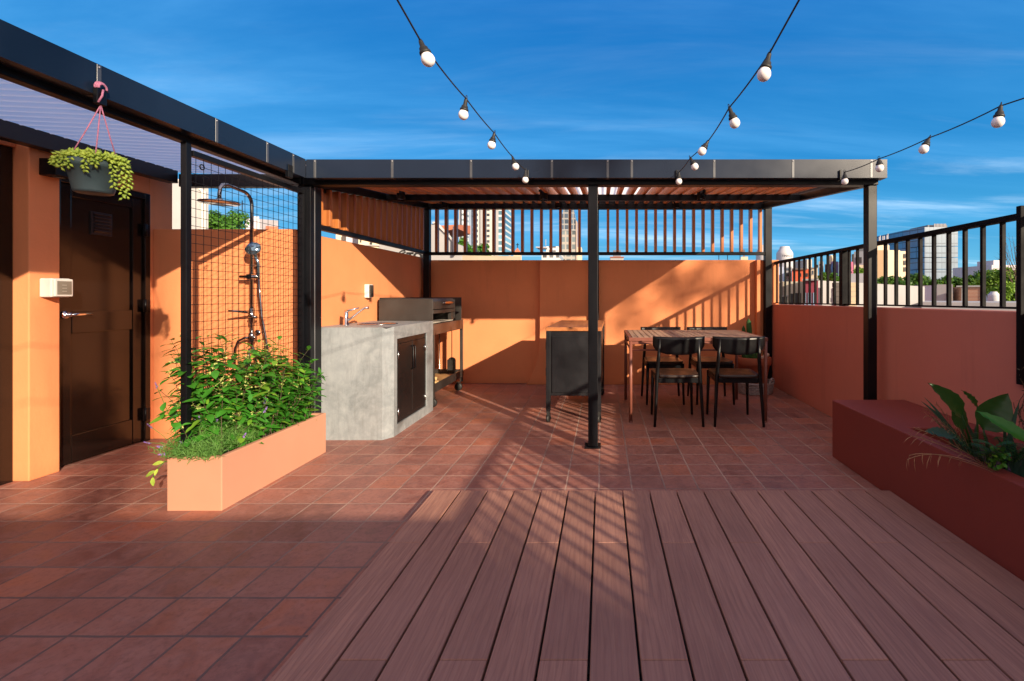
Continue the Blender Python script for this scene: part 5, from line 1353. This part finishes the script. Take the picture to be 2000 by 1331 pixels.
def curtain(nm, glass, line, sx, sy, lw=.05, rough=.12, metal=.0):
    t_ = NT(nm); tc = t_.n.new('ShaderNodeTexCoord'); sp = t_.n.new('ShaderNodeSeparateXYZ'); t_.link(tc.outputs['Object'], sp.inputs[0])
    u = t_.math('ADD', sp.outputs[0], sp.outputs[1]); fu = t_.math('FRACT', t_.math('DIVIDE', u, sx)); fv = t_.math('FRACT', t_.math('DIVIDE', sp.outputs[2], sy))
    mk = t_.math('MAXIMUM', t_.math('LESS_THAN', fu, lw), t_.math('LESS_THAN', fv, lw*1.2))
    n = t_.noise(t_.world(), .25, 3, .6); gl = t_.ramp(n, [(.3, darker(glass,.85)), (.7, darker(glass,1.12))])
    t_.base(t_.mix(mk, gl, line)); t_.set(Roughness=rough, Metallic=metal); t_.b.inputs['Specular IOR Level'].default_value = .6
    return t_.mat
bpy.data.materials.remove(gw.mat)
cw_f = curtain('pale_curtain_wall', (.16,.225,.30), (.09,.13,.18), 1.45, 3.4, .12, .25); cw_s = curtain('blue_curtain_wall', (.07,.20,.40), (.04,.07,.13), 2.6, 4.0, .07, .08)
Y = 165
a = at(1806,444,Y); c = at(1871,447,Y); l = at(1786,450,Y+34)
zt4 = a.z
poly = [(a.x,Y),(c.x,Y+2),(c.x+6,Y+30),(l.x+10,Y+34)]
zs = [-10.99, at(0,527,Y).z, at(0,504,Y).z, at(0,482,Y).z, at(0,444,Y).z]
for k, (z0_, z1_) in enumerate(zip(zs[:-1], zs[1:])):
    e = 1.6 if k % 2 == 0 else 0
    A_, B_, C_, D_ = (a.x,Y), (c.x,Y), (c.x,Y+30), (a.x-3.6-e,Y+30)
    b = MB(); b.add([(A_[0],A_[1],z0_+.25),(B_[0],B_[1],z0_+.25),(B_[0],B_[1],z1_),(A_[0],A_[1],z1_)], [(0,1,2,3)]); b.mi = 1
    lx = at(1788 if k % 2 == 0 else 1792, 0, Y+1).x
    b.add([(lx,Y+9,z0_+.25),(A_[0]-.01,Y+.01,z0_+.25),(A_[0]-.01,Y+.01,z1_),(lx,Y+9,z1_)], [(0,1,2,3)])
    b.mi = 0; b.add([(B_[0],B_[1],z0_+.25),(B_[0],Y+30,z0_+.25),(B_[0],Y+30,z1_),(B_[0],B_[1],z1_)], [(0,1,2,3)])
    b.mi = 1; b.add([(lx,Y+9,z0_+.25),(lx,Y+30,z0_+.25),(lx,Y+30,z1_),(lx,Y+9,z1_)], [(3,2,1,0)])
    b.add([(lx,Y+9,z1_),(A_[0]-.01,Y+.01,z1_),(B_[0],Y,z1_),(B_[0],Y+30,z1_),(lx,Y+30,z1_)], [(0,1,2,3,4)])
    b.add([(lx,Y+9,z0_+.25),(A_[0]-.01,Y+.01,z0_+.25),(B_[0],Y,z0_+.25),(B_[0],Y+30,z0_+.25),(lx,Y+30,z0_+.25)], [(4,3,2,1,0)])
    mesh_obj('glazed_storeys', b, [cw_f, cw_s], t)
b = MB(); b.box(at(1791,0,Y+10).x, c.x-.6, Y+9.5, Y+29, -10.99, zs[-1]-.3); mesh_obj('core', b, C('tower_core', (.10,.12,.16)), t)
b = MB(); b.box(at(1812,0,Y+10).x, at(1850,0,Y+10).x, Y+10, Y+20, zs[-1], at(0,440,Y+10).z); mesh_obj('plant_room', b, C('dark_roof_room', (.16,.17,.18)), t)
b = MB()
for k in range(9): x = at(1824+k*2.7,0,Y+9).x; b.box(x,x+.28,Y+8.8,Y+9.1,zs[-1],at(0,437.5,Y+9).z)
mesh_obj('roof_frame', b, M['white_wall'], t)
# right-hand rooftops
t = stand_on('small white rooftop room among the trees beyond the railing', 1830, 1861, 556, 24, 3, M['white_wall'], 'rooftop_room')
b = MB(); a = at(1817,556,24.6); c = at(1830,556,24); b.add([(a.x,26,-10.99),(c.x-.01,24,-10.99),(c.x-.01,24,c.z-.03),(a.x,26,c.z-.06),(c.x-.01,26.9,-10.99),(c.x-.01,26.9,c.z-.03)], [(0,1,2,3),(3,2,5),(0,4,1)]); mesh_obj('side_wall', b, M['lav_wall'], t); panel(t, 'terracotta_vent', 1851, 1858, 572, 588, 24, C('vent_clay', (.42,.22,.12)), .2, .15)
brick = NT('brick_wall'); bt = brick.n.new('ShaderNodeTexBrick'); mpv = brick.coords((1,1,1)); sp_ = brick.n.new('ShaderNodeSeparateXYZ'); brick.link(mpv, sp_.inputs[0]); cb_ = brick.n.new('ShaderNodeCombineXYZ'); brick.link(brick.math('ADD', sp_.outputs[0], sp_.outputs[1]), cb_.inputs[0]); brick.link(sp_.outputs[2], cb_.inputs[1]); brick.link(cb_.outputs[0], bt.inputs['Vector'])
bt.inputs['Scale'].default_value = 1; bt.inputs['Brick Width'].default_value = .24; bt.inputs['Row Height'].default_value = .075; bt.inputs['Mortar Size'].default_value = .008
bt.inputs['Color1'].default_value = (.36,.17,.11,1); bt.inputs['Color2'].default_value = (.28,.12,.08,1); bt.inputs['Mortar'].default_value = (.42,.34,.28,1); brick.link(bt.outputs['Color'], brick.b.inputs['Base Color']); brick.set(Roughness=.9)
t = stand_on('brick rooftop room with white corners beyond the railing', 1881, 1924, 561, 25, 3, brick.mat, 'rooftop_room'); panel(t, 'corner_trim', 1878, 1881, 559, 593, 25, M['white_wall'], .2, .05); panel(t, 'corner_trim', 1922, 1925.5, 559, 593, 25, M['white_wall'], .2, .05); panel(t, 'parapet', 1868, 1925.5, 558, 561, 25, M['white_wall'], 3, .08)
b = MB(); a = at(1868,561,26); c = at(1878,561,25); b.add([(a.x,26.6,-10.99),(c.x-.01,25,-10.99),(c.x-.01,25,c.z),(a.x,26.6,c.z)], [(0,1,2,3)]); b.add([(a.x,26.6,-10.99),(a.x,28,-10.99),(a.x,28,c.z),(a.x,26.6,c.z)],[(3,2,1,0)]); mesh_obj('side_wall', b, brick.mat, t)
t = stand_on('low white roof parapet just beyond the right end of the railing', 1800, 2060, 590.5, 15, 5, M['white_wall'], 'roof_parapet')
tank('small squat white water tank in front of the light green tree', 1931.5, 1950.5, 570, 593, 20)
t = stand_on('pale violet grey house far behind the light green tree', 1937, 2040, 518, 90, 10, M['lav_wall']); panel(t, 'roof_room', 1949, 1963, 508, 519, 90, M['lav_wall'], 4, -1)

# ---------------------------------------------------------------- trees
def tree(label, c, rx, ryy, rzz, n, size, mat, seed, group='trees beyond the terrace', trunk_r=.16, name='leafy_tree', clumps=16, z0=-10.99, limbs=7):
    r = random.Random(seed); c = Vector(c)
    t = thing(name, label, 'tree', (c.x, c.y, z0), group)
    cl = []
    for k in range(clumps):
        v = rv(r); q = r.uniform(.45, .88); cl.append((Vector((v.x*rx*q, v.y*ryy*q, v.z*rzz*q + .05*rzz)), r.uniform(.28, .48)))
    b = MB()
    for k in range(n):
        cc, q = cl[r.randrange(clumps)]
        v = rv(r)*(q*r.random()**.45); p = c + cc + Vector((v.x*rx, v.y*ryy, v.z*rzz*.85))
        d = rv(r); nn = (v.normalized()*.7 + rv(r)*.6 + Vector((0,0,.5))).normalized(); s = size*r.uniform(.6,1.25)
        side = d.cross(nn)
        if side.length < .05: continue
        side.normalize(); dd = nn.cross(side)
        b.add([p, p+dd*s*.5+side*s*.28, p+dd*s, p+dd*s*.5-side*s*.28], [(0,1,2,3)])
    mesh_obj('crown', b, M[mat], t)
    b = MB(); top = c + Vector((0,0,-rzz*.2)); basep = Vector((c.x + r.uniform(-.3,.3), c.y, z0))
    pts = [basep, basep.lerp(top, .4) + Vector((r.uniform(-.2,.2), 0, 0)), top]
    b.tube(pts, [trunk_r*1.5, trunk_r*1.1, trunk_r*.7], 8)
    for k in range(limbs):
        e = c + cl[k % clumps][0]; s0 = pts[1].lerp(pts[2], .5 + .5*r.random())
        b.tube([s0, s0.lerp(e,.5)+Vector((0,0,.15*rzz)), e], [trunk_r*.45, trunk_r*.3, trunk_r*.1], 6)
    mesh_obj('trunk', b, M['bark'], t)
    return t
def tr_at(label, px, py, Y, rpx, rpy, n, size, mat, seed, **k):
    c = at(px, py, Y); s = Y/FPX
    return tree(label, c, rpx*s, rpx*s, rpy*s, n, size, mat, seed, **k)
tr_at('leafy green tree filling the gap behind the rain shower head', 438, 442, 20, 44, 40, 5200, .15, 'leaf_tree', 1)
tr_at('bright green tree in front of the white high-rise, its left half', 905, 494, 40, 24, 27, 2600, .26, 'leaf_tree', 2)
tr_at('bright green tree in front of the white high-rise, its right half', 940, 501, 42, 22, 24, 2200, .26, 'leaf_tree', 3)
tr_at('small tree beside the tiled lookout roof', 884, 470, 60, 8, 12, 600, .3, 'leaf_tree', 4)
k = 10
for px, py, rx, ry, lb in ((1724,556,19,17,'dark green tree below the beige apartment tower, first in the row from the left'), (1757,560,22,18,'dark green tree below the pink rear wing of the apartment tower'), (1790,556,25,22,'dark green tree at the left foot of the glass curtain wall tower'),
                        (1832,556,28,22,'dark green tree at the middle of the glass curtain wall tower'), (1872,560,22,18,'dark green tree at the right foot of the glass curtain wall tower'), (1902,556,26,24,'dark green tree above the brick rooftop room')):
    tr_at(lb, px, py, 52, rx, ry, 3000, .36, 'leaf_tree_dark', k, group='row of trees behind the white roofs'); k += 1
tr_at('dark green tree standing behind the white rooftop room', 1812, 585, 30, 14, 26, 1500, .24, 'leaf_tree', 30)
tr_at('large light green tree at the right end of the railing', 1958, 562, 31, 38, 42, 5200, .26, 'leaf_tree_light', 31)
tr_at('light green tree cut by the right edge behind the last railing post', 2003, 558, 32, 30, 36, 3000, .26, 'leaf_tree_light', 32)
tr_at('small bright bush above the white party wall, left one', 1608, 543, 24, 11, 11, 800, .13, 'leaf_tree', 33, name='roof_bush', trunk_r=.05)
tr_at('small bright bush above the white party wall, beside the thick railing post', 1630, 545, 23, 14, 10, 800, .13, 'leaf_tree', 34, name='roof_bush', trunk_r=.05)
tr_at('small yellow green bush in front of the cream wall', 1678, 532, 30, 9, 9, 500, .16, 'leaf_tree_light', 35, name='roof_bush', trunk_r=.05)
tr_at('green hedge shrub on top of the white party wall near the front right post', 1705, 556, 18, 12, 9, 700, .1, 'leaf_tree_dark', 36, name='roof_bush', trunk_r=.05)
# bare tree
t = thing('bare_tree', 'leafless tree with thin upright twigs behind the light green tree', 'tree', (at(1975,540,28).x, 28, -10.99))
b = MB(); r = random.Random(5); base = at(1985,548,28)
b.tube([(base.x,28,-10.99), base], [.12,.05], 7)
for k in range(16):
    tx = 1948 + k*3.4 + r.uniform(-3,3); ty = r.uniform(452,520); s0 = base + Vector((r.uniform(-.3,.2),0,r.uniform(-.2,.3))); e = at(tx, ty, 28); m_ = s0.lerp(e,.5) + Vector((-.12 if tx < 1970 else .1, r.uniform(-.3,.3), -.12))
    b.tube([s0, m_, e], [.022,.014,.004], 5)
    for q in range(3):
        f = m_.lerp(e, r.uniform(.1,.8)); b.tube([f, f+Vector((r.uniform(-.35,.35), 0, r.uniform(.1,.4)))], [.008,.003], 4)
mesh_obj('branches', b, M['bark'], t)

# trees across the street behind the viewer: their crowns give the dappled light
SUN = Vector((.841, -1.0, .438))
def shade_tree(label, P, dist, rx, rzz, n, size, seed, clumps=14, dens=1.0):
    c = Vector(P) + SUN*dist
    return tree(label, c, rx, rx, rzz, n, size, 'leaf_tree', seed, group='street trees behind the viewer', clumps=clumps, trunk_r=.065)
shade_tree('street tree with a dense crown behind the viewer, shading the canopy fascia', (-2.19, 1.757, 3.12), 14, .62, .42, 2200, .15, 41, 12)
shade_tree('street tree with a dense crown behind the viewer, shading the left of the front fascia', (-.32, 3.4, 2.78), 14, .90, .66, 3600, .15, 42, 14)
shade_tree('thin crowned street tree behind the viewer, dappling the far wall', (.55, 6.0, 1.0), 17, .95, .50, 130, .22, 43, 9)
shade_tree('thin crowned street tree behind the viewer, dappling the wall above the table', (1.45, 6.0, 1.42), 19, .55, .30, 70, .2, 44, 6)

shade_tree('unseen tree with a dense crown, added behind the viewer to shade the near deck', (.15, .62, .04), 13, .95, .40, 3200, .15, 45, 14)  # crown added out of view to keep the near deck in shade
shade_tree('thin crowned street tree behind the viewer, dappling the middle of the deck', (-.35, 2.0, .04), 15, .8, .26, 60, .17, 46, 10)

# ================================================================== light, sky, camera
sun = bpy.data.lights.new('sun', 'SUN'); sun.energy = 4.5; sun.angle = R(.55); sun.color = (1.0, .82, .60)
so = bpy.data.objects.new('sun', sun); COL.objects.link(so); so.location = (8, -10, 6)
so.rotation_euler = (-SUN).to_track_quat('-Z', 'Y').to_euler()
el = math.atan2(SUN.z, math.hypot(SUN.x, SUN.y)); az = math.atan2(SUN.x, SUN.y)
wd = bpy.data.worlds.new('World'); scene.world = wd; wd.use_nodes = True
nt = wd.node_tree; N = nt.nodes; Lk = nt.links
bg = N['Background']; sky = N.new('ShaderNodeTexSky'); sky.sky_type = 'NISHITA'; sky.sun_disc = False
sky.sun_elevation = el; sky.sun_rotation = az; sky.altitude = 50; sky.air_density = 1.0; sky.dust_density = .4; sky.ozone_density = 3.0
def hsv(src, sat, hue, val):
    h = N.new('ShaderNodeHueSaturation'); h.inputs['Saturation'].default_value = sat; h.inputs['Hue'].default_value = hue; h.inputs['Value'].default_value = val
    Lk.new(src, h.inputs['Color']); return h.outputs[0]
tc = N.new('ShaderNodeTexCoord'); sp = N.new('ShaderNodeSeparateXYZ'); Lk.new(tc.outputs['Generated'], sp.inputs[0])
def mth(op, a, b=None):
    m = N.new('ShaderNodeMath'); m.operation = op
    for i, v in enumerate((a, b)):
        if v is None: continue
        if hasattr(v, 'is_linked'): Lk.new(v, m.inputs[i])
        else: m.inputs[i].default_value = v
    return m.outputs[0]
def mixc(f, a, b):
    m = N.new('ShaderNodeMix'); m.data_type = 'RGBA'
    for k, v in ((0, f), (6, a), (7, b)):
        if hasattr(v, 'is_linked'): Lk.new(v, m.inputs[k])
        elif k == 0: m.inputs[0].default_value = v
        else: m.inputs[k].default_value = (*v, 1)
    return m.outputs[2]
def mapr(src, a, b, c, d):
    m = N.new('ShaderNodeMapRange'); m.interpolation_type = 'SMOOTHSTEP'
    for k, v in zip(('From Min', 'From Max', 'To Min', 'To Max'), (a, b, c, d)): m.inputs[k].default_value = v
    Lk.new(src, m.inputs['Value']); return m.outputs[0]
def wisps(sx, sy, scale, lo, hi, dist, off=0.0):
    zc = mth('ADD', mth('MAXIMUM', sp.outputs[2], .0), .11)
    c = N.new('ShaderNodeCombineXYZ'); Lk.new(mth('MULTIPLY', mth('DIVIDE', sp.outputs[0], zc), sx), c.inputs[0]); Lk.new(mth('MULTIPLY', mth('DIVIDE', sp.outputs[1], zc), sy), c.inputs[1]); c.inputs[2].default_value = off
    n = N.new('ShaderNodeTexNoise'); n.inputs['Scale'].default_value = scale; n.inputs['Detail'].default_value = 8; n.inputs['Roughness'].default_value = .6; n.inputs['Distortion'].default_value = dist
    Lk.new(c.outputs[0], n.inputs['Vector']); return mapr(n.outputs['Fac'], lo, hi, 0, 1)
grad = N.new('ShaderNodeValToRGB'); Lk.new(sp.outputs[2], grad.inputs['Fac'])
el_ = grad.color_ramp.elements; el_[0].position = 0.0; el_[0].color = (.28,1.9,2.9,1); el_[1].position = .62; el_[1].color = (.028,.55,2.0,1)
for ps, cc in ((.10,(.11,1.32,2.6,1)), (.25,(.045,.95,2.35,1))):
    e_ = el_.new(ps); e_.color = cc
clear = mixc(.84, hsv(sky.outputs[0], 1.3, .500, .62), grad.outputs['Color'])
low = mapr(sp.outputs[2], .06, .42, 1.0, .12)
streak = mth('MULTIPLY', mth('MULTIPLY', wisps(.30, 1.25, 1.5, .47, .80, .4), low), .50)
veil = mth('MULTIPLY', wisps(.22, .9, .8, .40, .80, .8, 4.0), .24)
front = mixc(veil, mixc(streak, clear, (4.6, 5.4, 5.9)), (1.2, 3.4, 5.8))
# unseen bright cloud added behind the viewer, as warm fill light for the shade
fill_cloud = mapr(wisps(.5, .5, 1.0, .3, .62, .3, 9.0), 0, 1, .45, .95)
back = mixc(fill_cloud, hsv(sky.outputs[0], .9, .51, .75), (4.1, 3.2, 2.95))
half = mapr(sp.outputs[1], -.30, .12, 0, 1)
Lk.new(mixc(half, back, front), bg.inputs['Color']); bg.inputs['Strength'].default_value = .15

cam = bpy.data.cameras.new('camera'); co = bpy.data.objects.new('camera', cam); COL.objects.link(co)
co.location = (0, 0, CAM_H); co.rotation_euler = (R(90), 0, 0)
cam.sensor_width = 36; cam.lens = FPX/2000*36; cam.shift_x = -(VX-1000)/2000; cam.shift_y = -(665.5-VY)/2000
cam.clip_start = .05; cam.clip_end = 6000
scene.camera = co
vs_ = scene.view_settings; scene.display_settings.display_device = 'sRGB'
vs_.view_transform = 'Standard'; vs_.look = 'None'; vs_.exposure = 0.95; vs_.gamma = 1.0
scene.cycles.max_bounces = 6; scene.cycles.diffuse_bounces = 4; scene.cycles.glossy_bounces = 3; scene.cycles.transmission_bounces = 4
scene.cycles.use_denoising = True
